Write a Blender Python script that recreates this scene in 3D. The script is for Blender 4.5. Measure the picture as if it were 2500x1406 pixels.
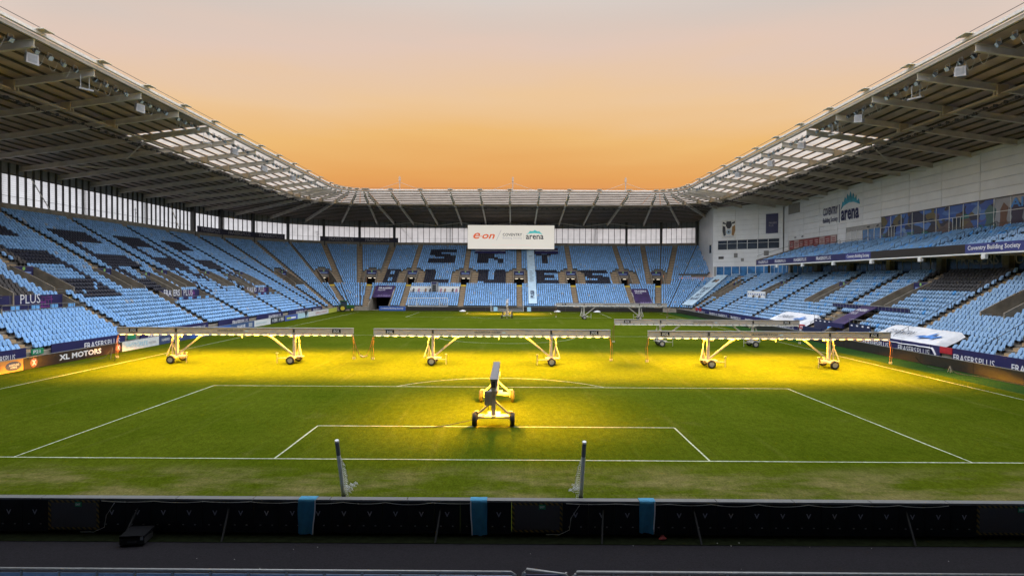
import bpy, math, random
import numpy as np
from mathutils import Vector, Matrix
random.seed(7); rng = np.random.default_rng(7)
scn = bpy.context.scene
for o in list(bpy.data.objects): bpy.data.objects.remove(o)
C = scn.collection
def S(r, g, b):
    f = lambda c: ((c/255+.055)/1.055)**2.4 if c > 10 else c/255/12.92
    return (f(r), f(g), f(b), 1)

# ------------------------------------------------------------------ camera
cam = bpy.data.cameras.new('camera'); camo = bpy.data.objects.new('camera', cam); C.objects.link(camo)
yaw, pit, rol = -0.001736, -0.0157977, 0.0053652
fw = Vector((math.sin(yaw)*math.cos(pit), math.cos(yaw)*math.cos(pit), math.sin(pit)))
ri = Vector((math.cos(yaw), -math.sin(yaw), 0)); up = ri.cross(fw)
r2 = math.cos(rol)*ri + math.sin(rol)*up; u2 = -math.sin(rol)*ri + math.cos(rol)*up
camo.matrix_world = Matrix(((r2.x, u2.x, -fw.x, 0.8398), (r2.y, u2.y, -fw.y, -24.4004), (r2.z, u2.z, -fw.z, 7.6089), (0, 0, 0, 1)))
cam.sensor_width = 36; cam.lens = 36*1424.958/2500; cam.clip_end = 5000; cam.clip_start = .1
scn.camera = camo

# ------------------------------------------------------------------ sky, sun, exposure
w = bpy.data.worlds.new('World'); scn.world = w; w.use_nodes = True
nt = w.node_tree; nt.nodes.clear()
N = nt.nodes.new; Lk = nt.links.new
tc = N('ShaderNodeTexCoord'); sx = N('ShaderNodeSeparateXYZ'); rp = N('ShaderNodeValToRGB')
Lk(tc.outputs['Generated'], sx.inputs[0])
nz = N('ShaderNodeTexNoise'); nz.inputs['Scale'].default_value = 2.2; nz.inputs['Detail'].default_value = 3
mpn = N('ShaderNodeMapping'); mpn.inputs['Scale'].default_value = (1, 1, 7); Lk(tc.outputs['Generated'], mpn.inputs[0]); Lk(mpn.outputs[0], nz.inputs['Vector'])
ma = N('ShaderNodeMath'); ma.operation = 'MULTIPLY_ADD'; ma.inputs[1].default_value = .08; Lk(nz.outputs['Fac'], ma.inputs[0])
sb = N('ShaderNodeMath'); sb.operation = 'SUBTRACT'; sb.inputs[1].default_value = .04
hx = N('ShaderNodeVectorMath'); hx.operation = 'MULTIPLY'; hx.inputs[1].default_value = (1, 1, 0); Lk(tc.outputs['Generated'], hx.inputs[0])
hn = N('ShaderNodeVectorMath'); hn.operation = 'NORMALIZE'; Lk(hx.outputs[0], hn.inputs[0]); hs = N('ShaderNodeSeparateXYZ'); Lk(hn.outputs[0], hs.inputs[0])
gd = N('ShaderNodeMath'); gd.operation = 'SUBTRACT'; gd.inputs[0].default_value = 1; Lk(hs.outputs['Y'], gd.inputs[1])
gm = N('ShaderNodeMath'); gm.operation = 'MULTIPLY_ADD'; gm.inputs[1].default_value = .27; Lk(gd.outputs[0], gm.inputs[0]); Lk(sx.outputs['Z'], gm.inputs[2]); Lk(gm.outputs[0], sb.inputs[0]); Lk(sb.outputs[0], ma.inputs[2])
Lk(ma.outputs[0], rp.inputs[0])
stops = [(0, (212, 132, 78)), (.14, (223, 148, 86)), (.175, (231, 165, 93)), (.226, (238, 187, 117)), (.289, (237, 199, 155)), (.366, (226, 200, 184)), (.44, (206, 199, 194)), (.62, (200, 206, 214)), (1, (192, 206, 224))]
el = rp.color_ramp.elements
for i, (p, c) in enumerate(stops):
    e = el[i] if i < 2 else el.new(p)
    e.position = p; e.color = S(*c)
mr = N('ShaderNodeMapRange'); mr.interpolation_type = 'SMOOTHSTEP'
for i, v in zip((1, 2, 3, 4), (.38, 1.0, 1.0, 5.6)): mr.inputs[i].default_value = v
Lk(sx.outputs['Z'], mr.inputs[0])
# the sunset glow lies ahead; to the sides and behind the sky is pale and clear
az = N('ShaderNodeMapRange'); az.interpolation_type = 'SMOOTHSTEP'
for i, v in zip((1, 2, 3, 4), (.25, .80, 0, 1)): az.inputs[i].default_value = v
Lk(hs.outputs['Y'], az.inputs[0])
ms = N('ShaderNodeMapRange'); ms.interpolation_type = 'SMOOTHSTEP'
for i, v in zip((1, 2, 3, 4), (.0, 1.0, 2.4, 5.6)): ms.inputs[i].default_value = v
Lk(sx.outputs['Z'], ms.inputs[0])
mc = N('ShaderNodeMix'); mc.data_type = 'RGBA'; Lk(az.outputs[0], mc.inputs[0]); mc.inputs[6].default_value = S(203, 207, 214); Lk(rp.outputs[0], mc.inputs[7])
mf = N('ShaderNodeMix'); Lk(az.outputs[0], mf.inputs[0]); Lk(ms.outputs[0], mf.inputs[2]); Lk(mr.outputs[0], mf.inputs[3])
bg = N('ShaderNodeBackground'); ow = N('ShaderNodeOutputWorld')
Lk(mc.outputs[2], bg.inputs[0]); Lk(mf.outputs[0], bg.inputs[1]); Lk(bg.outputs[0], ow.inputs[0])
sun = bpy.data.lights.new('sun', 'SUN'); sun.energy = 1.5; sun.angle = math.radians(50); sun.color = (1, .95, .9)
suno = bpy.data.objects.new('sun', sun); C.objects.link(suno); suno.rotation_euler = (math.radians(-18), math.radians(8), 0)
vs = scn.view_settings; scn.display_settings.display_device = 'sRGB'
vs.view_transform = 'Standard'; vs.look = 'None'; vs.exposure = 0; vs.gamma = 1; vs.use_curve_mapping = False
scn.render.engine = 'CYCLES'

# ------------------------------------------------------------------ materials
MAT = {}
def mat(name, col, rough=.6, metal=0, var=.12, scale=3, bump=0, bscale=60, emit=None, estr=0, attr=None, rnd=0, spec=.5):
    if name in MAT: return MAT[name]
    m = bpy.data.materials.new(name); m.use_nodes = True; t = m.node_tree; b = t.nodes['Principled BSDF']
    col = col if len(col) == 4 else (*col, 1)
    b.inputs['Roughness'].default_value = rough; b.inputs['Metallic'].default_value = metal
    b.inputs['Specular IOR Level'].default_value = spec
    c = t.nodes.new('ShaderNodeTexCoord')
    if attr:
        a = t.nodes.new('ShaderNodeVertexColor'); a.layer_name = attr; src = a.outputs['Color']
    else:
        a = t.nodes.new('ShaderNodeRGB'); a.outputs[0].default_value = col; src = a.outputs[0]
    if var:
        n = t.nodes.new('ShaderNodeTexNoise'); n.inputs['Scale'].default_value = scale; n.inputs['Detail'].default_value = 6
        g = t.nodes.new('ShaderNodeNewGeometry'); t.links.new(g.outputs['Position'], n.inputs['Vector'])
        r = t.nodes.new('ShaderNodeMapRange'); r.inputs[1].default_value = .3; r.inputs[2].default_value = .7; r.inputs[3].default_value = 1-var; r.inputs[4].default_value = 1+var
        t.links.new(n.outputs['Fac'], r.inputs[0])
        val = r.outputs[0]
        if rnd:
            oi = t.nodes.new('ShaderNodeObjectInfo'); r3 = t.nodes.new('ShaderNodeMapRange'); r3.inputs[3].default_value = 1-rnd; r3.inputs[4].default_value = 1+rnd
            t.links.new(oi.outputs['Random'], r3.inputs[0]); mm = t.nodes.new('ShaderNodeMath'); mm.operation = 'MULTIPLY'
            t.links.new(val, mm.inputs[0]); t.links.new(r3.outputs[0], mm.inputs[1]); val = mm.outputs[0]
        x = t.nodes.new('ShaderNodeVectorMath'); x.operation = 'SCALE'
        t.links.new(src, x.inputs[0]); t.links.new(val, x.inputs['Scale']); src = x.outputs[0]
    t.links.new(src, b.inputs['Base Color'])
    if bump:
        n2 = t.nodes.new('ShaderNodeTexNoise'); n2.inputs['Scale'].default_value = bscale; n2.inputs['Detail'].default_value = 4
        t.links.new(c.outputs['Object'], n2.inputs['Vector'])
        bp = t.nodes.new('ShaderNodeBump'); bp.inputs['Strength'].default_value = bump; bp.inputs['Distance'].default_value = .02
        t.links.new(n2.outputs['Fac'], bp.inputs['Height']); t.links.new(bp.outputs[0], b.inputs['Normal'])
    if estr:
        b.inputs['Emission Color'].default_value = emit if len(emit) == 4 else (*emit, 1); b.inputs['Emission Strength'].default_value = estr
    MAT[name] = m; return m
def mat_trans(name, col, tfac, transp=0.0, gloss=.04, lines=0):
    m = bpy.data.materials.new(name); m.use_nodes = True; t = m.node_tree; t.nodes.clear()
    o = t.nodes.new('ShaderNodeOutputMaterial'); tr = t.nodes.new('ShaderNodeBsdfTranslucent'); df = t.nodes.new('ShaderNodeBsdfDiffuse')
    tr.inputs[0].default_value = col; df.inputs[0].default_value = (.35, .35, .35, 1)
    g = t.nodes.new('ShaderNodeNewGeometry'); n = t.nodes.new('ShaderNodeTexNoise'); n.inputs['Scale'].default_value = .6; n.inputs['Detail'].default_value = 5
    t.links.new(g.outputs['Position'], n.inputs['Vector'])
    r = t.nodes.new('ShaderNodeMapRange'); r.inputs[1].default_value = .3; r.inputs[2].default_value = .75; r.inputs[3].default_value = 1; r.inputs[4].default_value = .8; t.links.new(n.outputs['Fac'], r.inputs[0])
    val = r.outputs[0]
    if lines:
        s = t.nodes.new('ShaderNodeSeparateXYZ'); t.links.new(g.outputs['Position'], s.inputs[0])
        f = t.nodes.new('ShaderNodeMath'); f.operation = 'PINGPONG'; f.inputs[1].default_value = lines/2; t.links.new(s.outputs['Z'], f.inputs[0])
        q = t.nodes.new('ShaderNodeMapRange'); q.inputs[1].default_value = 0; q.inputs[2].default_value = lines*.12; q.inputs[3].default_value = .62; q.inputs[4].default_value = 1; t.links.new(f.outputs[0], q.inputs[0])
        k = t.nodes.new('ShaderNodeMath'); k.operation = 'MULTIPLY'; t.links.new(val, k.inputs[0]); t.links.new(q.outputs[0], k.inputs[1]); val = k.outputs[0]
    x = t.nodes.new('ShaderNodeVectorMath'); x.operation = 'SCALE'; x.inputs[0].default_value = col[:3]; t.links.new(val, x.inputs['Scale']); t.links.new(x.outputs[0], tr.inputs[0])
    m1 = t.nodes.new('ShaderNodeMixShader'); m1.inputs[0].default_value = tfac; t.links.new(df.outputs[0], m1.inputs[1]); t.links.new(tr.outputs[0], m1.inputs[2])
    tp = t.nodes.new('ShaderNodeBsdfTransparent'); m2 = t.nodes.new('ShaderNodeMixShader'); m2.inputs[0].default_value = transp
    t.links.new(m1.outputs[0], m2.inputs[1]); t.links.new(tp.outputs[0], m2.inputs[2]); t.links.new(m2.outputs[0], o.inputs[0])
    MAT[name] = m; return m
M = dict(
    conc=mat('concrete', (.25, .215, .17), .85, var=.25, scale=1.3, bump=.2),
    terr=mat('terrace_concrete', (.17, .15, .125), .9, var=.25, scale=1.5),
    step=mat('tan_steps', (.36, .25, .14), .85, var=.2, scale=2),
    yel=mat('yellow_paint', (.62, .42, .03), .7, var=.2),
    steel=mat('pale_steel', (.58, .54, .48), .5, var=.15, scale=.8),
    girder=mat('cream_steel', (.50, .40, .28), .5, var=.18, scale=.8),
    dark=mat('dark_steel', (.035, .034, .036), .5),
    mull=mat('mullion_steel', (.05, .047, .045), .55),
    deck=mat('roof_deck', (.42, .33, .31), .6, var=.2, scale=.7),
    purl=mat('purlin_steel', (.07, .058, .052), .55, var=.2),
    white=mat('white_cladding', (.72, .72, .73), .45, var=.06, scale=.5, rnd=.025),
    wpaint=mat('white_paint', (.75, .75, .74), .4, var=.08, scale=8),
    galv=mat('galvanised', (.38, .39, .40), .38, metal=.7, var=.15, scale=6),
    navy=mat('navy_print', (.018, .017, .085), .5, var=.15, scale=.8),
    purple=mat('purple_print', (.040, .022, .085), .5, var=.4, scale=.7),
    black=mat('black_board', (.008, .008, .010), .6, var=.2, scale=3, spec=.2),
    led=mat('led_face', (.022, .018, .017), .4, var=.2, scale=4),
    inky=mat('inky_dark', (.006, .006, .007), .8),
    txt=mat('white_print', (.72, .72, .76), .6, var=.05),
    txtn=mat('navy_letters', (.02, .025, .10), .5, var=.05),
    ltblue=mat('light_blue_sheet', (.36, .62, .80), .7, var=.1, scale=2, bump=.3, bscale=4),
    blueb=mat('blue_print', (.025, .09, .36), .5, var=.1),
    cover=mat('white_sheet', (.66, .66, .68), .7, var=.1, scale=1.5, bump=.4, bscale=2.5),
    rubber=mat('tyre_rubber', (.018, .017, .016), .8, var=.2, scale=20),
    rail=mat('rail_grey', (.22, .22, .22), .45, metal=.5, var=.15, scale=8),
    rigw=mat('rig_white_paint', (.40, .37, .33), .45, var=.12, scale=4),
    boom=mat('boom_grey', (.40, .36, .34), .4, var=.1, scale=2),
    cable=mat('cable_black', (.02, .018, .016), .6),
    wcable=mat('white_cable', (.55, .54, .5), .6),
    glassd=mat('dark_glass', (.03, .045, .07), .08, var=.3, scale=.5, spec=.8),
    glassb=mat('blue_film_glass', (.05, .17, .38), .12, var=.5, scale=.6, spec=.7),
)
mat_trans('rooflight', (.53, .49, .45, 1), .97, .06)
mat_trans('polycarbonate', (.64, .63, .63, 1), .97, .0, lines=.3)
# ------------------------------------------------------------------ object helpers
def wm(o):
    return (wm(o.parent) @ o.matrix_parent_inverse @ o.matrix_basis) if o.parent else o.matrix_basis.copy()
def thing(name, label, cat, loc=(0, 0, 0), rz=0, group=None):
    o = bpy.data.objects.new(name, None); o.empty_display_size = .3; C.objects.link(o)
    o.location = loc; o.rotation_euler = (0, 0, rz); o['label'] = label; o['category'] = cat
    if group: o['group'] = group
    return o
def tag(o, label, cat, group=None):
    o['label'] = label; o['category'] = cat
    if group: o['group'] = group
    return o
def link(name, me, parent=None, world=True, m=None):
    o = bpy.data.objects.new(name, me); C.objects.link(o)
    if parent:
        o.parent = parent
        if world: o.matrix_parent_inverse = wm(parent).inverted()
    if m: me.materials.append(m)
    return o
class MB:
    def __init__(s, M=None): s.v = []; s.f = []; s.M = M
    def add(s, vs, fs):
        b = len(s.v)
        if s.M is not None: vs = [s.M @ Vector(p) for p in vs]
        s.v += [tuple(p) for p in vs]; s.f += [tuple(b+i for i in f) for f in fs]; return s
    def box(s, x0, x1, y0, y1, z0, z1):
        return s.add([(x0, y0, z0), (x1, y0, z0), (x1, y1, z0), (x0, y1, z0), (x0, y0, z1), (x1, y0, z1), (x1, y1, z1), (x0, y1, z1)],
                     [(3, 2, 1, 0), (4, 5, 6, 7), (0, 1, 5, 4), (1, 2, 6, 5), (2, 3, 7, 6), (3, 0, 4, 7)])
    def quad(s, a, b, c, d): return s.add([a, b, c, d], [(0, 1, 2, 3)])
    def ext(s, pts, vec):
        n = len(pts); v = Vector(vec); p = [Vector(q) for q in pts]
        return s.add(p + [q+v for q in p], [tuple(range(n-1, -1, -1)), tuple(range(n, 2*n))] + [(i, (i+1) % n, n+(i+1) % n, n+i) for i in range(n)])
    def beam(s, a, b, wd, h, upv=(0, 0, 1)):
        a = Vector(a); b = Vector(b); d = (b-a).normalized(); upv = Vector(upv)
        if abs(d.dot(upv)) > .98: upv = Vector((0, 1, 0))
        x = d.cross(upv).normalized()*wd/2; y = x.cross(d).normalized()*h/2
        return s.ext([a-x-y, a+x-y, a+x+y, a-x+y], b-a)
    def cyl(s, a, b, r, n=8, r2=None):
        a = Vector(a); b = Vector(b); d = (b-a).normalized(); u = Vector((0, 0, 1)) if abs(d.z) < .9 else Vector((1, 0, 0))
        x = d.cross(u).normalized(); y = x.cross(d); r2 = r if r2 is None else r2
        A = [a+(x*math.cos(t)+y*math.sin(t))*r for t in [2*math.pi*i/n for i in range(n)]]
        B = [b+(x*math.cos(t)+y*math.sin(t))*r2 for t in [2*math.pi*i/n for i in range(n)]]
        return s.add(A+B, [tuple(range(n)), tuple(range(2*n-1, n-1, -1))] + [(i, n+i, n+(i+1) % n, (i+1) % n) for i in range(n)])
    def tube(s, pts, r, n=6):
        pts = [Vector(p) for p in pts]; rings = []
        for i, p in enumerate(pts):
            d = (pts[min(i+1, len(pts)-1)]-pts[max(i-1, 0)]).normalized(); u = Vector((0, 0, 1)) if abs(d.z) < .9 else Vector((1, 0, 0))
            x = d.cross(u).normalized(); y = x.cross(d)
            rings += [p+(x*math.cos(2*math.pi*k/n)+y*math.sin(2*math.pi*k/n))*r for k in range(n)]
        m = len(pts); fs = [(i*n+k, (i+1)*n+k, (i+1)*n+(k+1) % n, i*n+(k+1) % n) for i in range(m-1) for k in range(n)]
        fs += [tuple(range(n)), tuple(range(m*n-1, (m-1)*n-1, -1))]
        return s.add(rings, fs)
    def mesh(s, name, m=None, smooth=False):
        me = bpy.data.meshes.new(name); me.from_pydata(s.v, [], s.f)
        if m: me.materials.append(m)
        if smooth:
            for p in me.polygons: p.use_smooth = True
        return me
    def build(s, name, m, parent=None, world=True, smooth=False):
        return link(name, s.mesh(name, m, smooth), parent, world)
def arcpts(cx, cz, r, a0, a1, n): return [(cx+r*math.cos(math.radians(a0+(a1-a0)*i/n)), cz+r*math.sin(math.radians(a0+(a1-a0)*i/n))) for i in range(n+1)]
def sag(a, b, drop, n=10):
    a = Vector(a); b = Vector(b)
    return [a.lerp(b, i/n) - Vector((0, 0, drop*4*(i/n)*(1-i/n))) for i in range(n+1)]
TXT = {}
def text_mesh(body, bold, shear=0):
    k = (body, bold, shear)
    if k not in TXT:
        cu = bpy.data.curves.new('letters', 'FONT'); cu.body = body; cu.offset = bold; cu.resolution_u = 2; cu.shear = shear
        ob = bpy.data.objects.new('letters', cu); C.objects.link(ob)
        bpy.context.view_layer.update()
        dg = bpy.context.evaluated_depsgraph_get()
        me = bpy.data.meshes.new_from_object(ob.evaluated_get(dg))
        v = [tuple(x.co) for x in me.vertices]; f = [tuple(p.vertices) for p in me.polygons]
        bpy.data.objects.remove(ob); bpy.data.meshes.remove(me)
        TXT[k] = (v, f)
    return TXT[k]
for b_, o_, s_ in [('FRASERS', .02, 0), ('PLUS', 0, 0), ('FRASERS', .012, 0), ('Coventry Building Society', .015, 0), ('COVENTRY', .012, 0), ('Building Society', 0, 0), ('arena', .015, 0), ('COVENTRY', .025, 0),
                   ('Building Society', .02, 0), ('arena', .03, 0), ('e', .012, .3), ('on', .02, .3), ('Our Sustainability Partnership', 0, 0), ('GROUNDS FOR SUCCESS', .015, 0), ('SGL', .01, .2), ('XL MOTORS', .035, 0),
                   ('V', .03, 0), ('SHOTCRETE', 0, 0), ('SHORTLAND', .01, 0), ('HORNE', .01, 0), ('SHAVE', .02, 0), ('PLAY', .02, 0), ('UP', .02, 0), ('SKY', .02, 0), ('BLUES', .02, 0), ('PUSB', .03, 0), ('All t', .02, 0), ('EMPLOYMENT', 0, 0), ('P5', .02, 0), ('P21', .02, 0), ('EXIT', .02, 0), ('X', .05, 0), ('E', .04, 0), ('HARRIS', .01, 0)]:
    text_mesh(b_, o_, s_)
def text(body, P, right, upv, W, H, m, parent, bold=.02, name='lettering', shear=0, off=.02):
    v, f = text_mesh(body, bold, shear)
    a = np.array(v); lo = a.min(0); hi = a.max(0); sc = (hi-lo); sc[sc == 0] = 1
    right = Vector(right).normalized(); upv = Vector(upv).normalized(); nn = right.cross(upv)
    P = Vector(P)+nn*off
    vv = [tuple(P+right*float((p[0]-lo[0])/sc[0]*W)+upv*float((p[1]-lo[1])/sc[1]*H)) for p in a]
    me = bpy.data.meshes.new(name); me.from_pydata(vv, [], f); me.materials.append(m)
    return link(name, me, parent)
def fplus(P, right, upv, W, H, parent, m=None):
    m = m or M['txt']; r = Vector(right).normalized()
    text('FRASERS', P, right, upv, W*.60, H, m, parent, bold=.012)
    text('PLUS', Vector(P)+r*W*.63, right, upv, W*.36, H, m, parent, bold=0)

# ------------------------------------------------------------------ the setting
def struct(o): o['kind'] = 'structure'; return o
PL, PW = 106.44, 33.71
o = struct(MB().add([(-900, -900, -.05), (900, -900, -.05), (900, 900, -.05), (-900, 900, -.05)], [(0, 1, 2, 3)]).build('ground', mat('outer_ground', (.22, .21, .2), .9, var=.3, scale=.05)))
def grass_mat():
    m = bpy.data.materials.new('grass'); m.use_nodes = True; t = m.node_tree; b = t.nodes['Principled BSDF']; L = t.links.new
    b.inputs['Roughness'].default_value = .9; b.inputs['Specular IOR Level'].default_value = 0.0
    g = t.nodes.new('ShaderNodeNewGeometry'); s = t.nodes.new('ShaderNodeSeparateXYZ'); L(g.outputs['Position'], s.inputs[0])
    def noise(sc, det, mapsc=(1, 1, 1), rough=.6):
        mp = t.nodes.new('ShaderNodeMapping'); mp.inputs['Scale'].default_value = mapsc; L(g.outputs['Position'], mp.inputs[0])
        n = t.nodes.new('ShaderNodeTexNoise'); n.inputs['Scale'].default_value = sc; n.inputs['Detail'].default_value = det; n.inputs['Roughness'].default_value = rough; L(mp.outputs[0], n.inputs['Vector']); return n.outputs['Fac']
    def ramp(x, a, b_, lo, hi):
        r = t.nodes.new('ShaderNodeMapRange'); r.interpolation_type = 'SMOOTHSTEP'
        for i, v in zip((1, 2, 3, 4), (a, b_, lo, hi)): r.inputs[i].default_value = v
        L(x, r.inputs[0]); return r.outputs[0]
    def mul(x, y):
        q = t.nodes.new('ShaderNodeMath'); q.operation = 'MULTIPLY'; L(x, q.inputs[0]); L(y, q.inputs[1]); return q.outputs[0]
    def mix(f, a, b_):
        q = t.nodes.new('ShaderNodeMix'); q.data_type = 'RGBA'; L(f, q.inputs[0])
        for k, v in ((6, a), (7, b_)):
            if isinstance(v, tuple): q.inputs[k].default_value = v
            else: L(v, q.inputs[k])
        return q.outputs[2]
    c = mix(ramp(noise(.16, 5), .35, .65, 0, 1), (.040, .057, .0030, 1), (.051, .067, .0044, 1))
    # mower stripes along the pitch, faint wheel tracks
    st = t.nodes.new('ShaderNodeMath'); st.operation = 'PINGPONG'; st.inputs[1].default_value = 5.5; L(s.outputs['Y'], st.inputs[0])
    c = mix(mul(ramp(st.outputs[0], 2.2, 3.3, 0, 1), ramp(noise(.3, 3), .3, .7, .1, .35)), c, (.053, .068, .005, 1))
    trk = mul(ramp(noise(.9, 3, (1, .045, 1)), .54, .72, 0, .32), ramp(noise(.12, 3), .4, .6, .3, 1))
    c = mix(trk, c, (.095, .10, .02, 1))
    # worn, straw coloured grass behind the goal line and in patches
    wr = mul(ramp(s.outputs['Y'], -.2, -2.6, 0, 1), ramp(s.outputs['Y'], -5.4, -4.2, 0, 1))
    wr = mul(wr, ramp(noise(.35, 6, (.55, 1.3, 1), .65), .40, .66, 0, .65))
    c = mix(wr, c, (.17, .135, .06, 1))
    wr2 = mul(ramp(noise(.22, 6, (1, 1, 1), .7), .58, .75, 0, .5), ramp(s.outputs['Y'], 30, -2, 0, 1))
    c = mix(wr2, c, (.10, .095, .025, 1))
    edge = ramp(s.outputs['X'], 35.2, 35.5, 0, .85)
    c = mix(edge, c, (.016, .05, .014, 1))
    fine = noise(14, 3, (1, .6, 1), .7); ff = ramp(fine, .3, .7, .78, 1.22)
    fine2 = noise(3.5, 3, (1, .5, 1), .7); f2 = ramp(fine2, .3, .7, .86, 1.14)
    v = t.nodes.new('ShaderNodeVectorMath'); v.operation = 'SCALE'; L(c, v.inputs[0]); L(mul(ff, f2), v.inputs['Scale']); L(v.outputs[0], b.inputs['Base Color'])
    bp = t.nodes.new('ShaderNodeBump'); bp.inputs['Strength'].default_value = .6; bp.inputs['Distance'].default_value = .04; L(fine, bp.inputs['Height']); L(bp.outputs[0], b.inputs['Normal'])
    return m
m_ = MB()
for i in range(12):
    for j in range(20):
        x0, x1 = -41.5+83*i/12, -41.5+83*(i+1)/12; y0, y1 = -6.85+120.2*j/20, -6.85+120.2*(j+1)/20
        m_.quad((x0, y0, 0), (x1, y0, 0), (x1, y1, 0), (x0, y1, 0))
struct(m_.build('pitch', grass_mat()))
m_ = MB().quad((-75, -45, -.012), (75, -45, -.012), (75, -6.85, -.012), (-75, -6.85, -.012)); struct(m_.build('tarmac_path', mat('tarmac', (.0125, .011, .0135), .85, var=.35, scale=18, bump=.6, bscale=90, spec=.08)))
# pitch markings
lm = MB(); LW = .045
def seg(x0, y0, x1, y1, z=.006, wd=LW):
    d = Vector((x1-x0, y1-y0)); n = max(1, int(d.length/1.2)); d.normalize(); q = Vector((-d.y, d.x))
    jit = [(random.uniform(-.012, .012), wd*random.uniform(.75, 1.12)) for _ in range(n+1)]
    for i in range(n):
        a = Vector((x0, y0)).lerp(Vector((x1, y1)), i/n); b = Vector((x0, y0)).lerp(Vector((x1, y1)), (i+1)/n)
        (j0, w0), (j1, w1) = jit[i], jit[i+1]
        P = [a+q*(j0-w0), b+q*(j1-w1), b+q*(j1+w1), a+q*(j0+w0)]
        lm.add([(p.x, p.y, z) for p in P], [(0, 1, 2, 3)])
def rect(x0, y0, x1, y1): seg(x0, y0, x0, y1, .006); seg(x1, y0, x1, y1, .006); seg(x0, y1, x1, y1, .009)
seg(-PW, 0, PW, 0, .009); seg(-PW, PL, PW, PL, .009); seg(-PW, 0, -PW, PL); seg(PW, 0, PW, PL); seg(-PW, PL/2, PW, PL/2, .009)
rect(-20.16, 0, 20.16, 16.5); rect(-9.16, 0, 9.16, 5.5)
rect(-20.16, PL, 20.16, PL-16.5); rect(-9.16, PL, 9.16, PL-5.5)
def circ(cx, cy, r, a0, a1):
    n = 40; p = arcpts(cx, cy, r, a0, a1, n)
    for a, b in zip(p, p[1:]): seg(*a, *b, .012)
circ(0, 11, 9.15, 37, 143); circ(0, PL-11, 9.15, 217, 323); circ(0, PL/2, 9.15, 0, 360)
lmat = mat('line_paint', (.34, .36, .25), .9, var=.35, scale=5, spec=0)
struct(lm.build('pitch_marking', lmat))

# ------------------------------------------------------------------ the bowl: path (s) and offset (r)
CX, CY, LA = 32.7, 103.7, 30.0
S1, S2, S3, S4 = CY, CY+LA, CY+LA+2*CX, CY+2*LA+2*CX
R0, Z0, RT, RH, NR = 8.9, .85, .76, .435, 36
RG = 37.3
sF = lambda x: S2+x+CX
sR = lambda y: S4+CY-y
sRa = lambda d: S3+d/3
def frame(s):      # corner centre, outward angle (deg, 0 = left, 90 = far, 180 = right), facet normal angle, in-arc flag
    if s <= S1: return None, 0, 0
    if s < S2: a = (s-S1)*3; k = min(5, int(a/15+1e-9)); return (-CX, CY), a, k*15+7.5
    if s <= S3: return None, 90, 90
    if s < S4: a = 90+(s-S3)*3; k = min(5, int((a-90)/15+1e-9)); return (CX, CY), a, 90+k*15+7.5
    return None, 180, 180
def dirv(a): a = math.radians(a); return (-math.cos(a), math.sin(a))
def pt(s, r):
    c, a, k = frame(s)
    if c is None:
        if a == 0: return (-CX-r, s)
        if a == 90: return (-CX+(s-S2), CY+r)
        return (CX+r, CY-(s-S4))
    d = dirv(a); rr = r*math.cos(math.radians(7.5))/math.cos(math.radians(a-k)); return (c[0]+d[0]*rr, c[1]+d[1]*rr)
def isarc(s): return S1 < s < S2 or S3 < s < S4
def hw(s, r, wd): return wd if not isarc(s) else math.degrees(wd/r)/3
def basis(s, r, z=0):      # x = along the row, y = outward, z = up
    c, a, k = frame(s); n = dirv(k); p = pt(s, r)
    return Matrix(((n[1], n[0], 0, p[0]), (-n[0], n[1], 0, p[1]), (0, 0, 1, z), (0, 0, 0, 1)))
BRK = [S1+5*i for i in range(7)] + [S3+5*i for i in range(7)]
BP0, BP1 = (49.4, 117.6), (61.0, 106.0)      # front face of the white corner block
def allowed(x, y, row):
    if x < 40 : return True
    if row > 17: return y > 117 and x < 49.2+(y-117.6)*.12
    return x+y < 166.4 and x < 57.2
def breaks(a, b, step=None):
    p = [a]+[q for q in BRK if a+1e-6 < q < b-1e-6]+[b]
    if step:
        out = []
        for u, v in zip(p, p[1:]):
            n = max(1, int(math.ceil((v-u)/step))); out += [u+(v-u)*i/n for i in range(n)]
        p = out+[b]
    return p
def sub(iv, a, b):
    out = []
    for u, v in iv:
        if b <= u or a >= v: out.append((u, v)); continue
        if a > u: out.append((u, a))
        if b < v: out.append((b, v))
    return out
rowr = lambda i: R0+i*RT
rowz = lambda i: Z0+i*RH

# stands: range, rows, vomitories (s, half width, row0, row1, seat half width), platforms (s0, s1, row0, row1), aisles
UPL = [28.5, 41.3, 54.3, 67.2, 80.2, 93.2]; LOL = [14, 27, 40.9, 57, 69.4, 83, 95.7]
FX = [-25.2, -11.5, 2.4, 15.8, 29.3]
VOM = {'left': [(y, 1.35, 11, 16, 2.2) for y in UPL] + [(62.0, 1.0, 10, 15, 1.3), (86.5, 1.0, 10, 15, 1.3), (32.6, 1.0, 10, 15, 1.3), (S1+22.5/3, 1.35, 11, 17, 2.6)],
       'far': [(S1+52.5/3, 1.35, 12, 18, 2.6), (S1+82.5/3, 1.35, 12, 18, 2.6), (sRa(14), 1.35, 12, 18, 2.4)] + [(sF(x), 1.35, 12, 18, 3.4) for x in FX],
       'right': [(sR(y), 1.3, 7, 13, 1.6) for y in (86, 66, 49, 31.5)] + [(sRa(80), 1.2, 6, 12, 1.8)]}
TUN = {'far': [(sF(-30.7), 2.3, 0, 9), (sF(31.9), 2.0, 0, 8)], 'right': [(sR(49.3), 1.5, 0, 5)]}
PLAT = {'left': [(29.6, 40.3, 7, 9), (57.8, 68.5, 7, 9), (83.9, 94.9, 7, 9)], 'far': [(sF(-24.4), sF(-12.4), 7, 9)], 'right': []}
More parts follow.
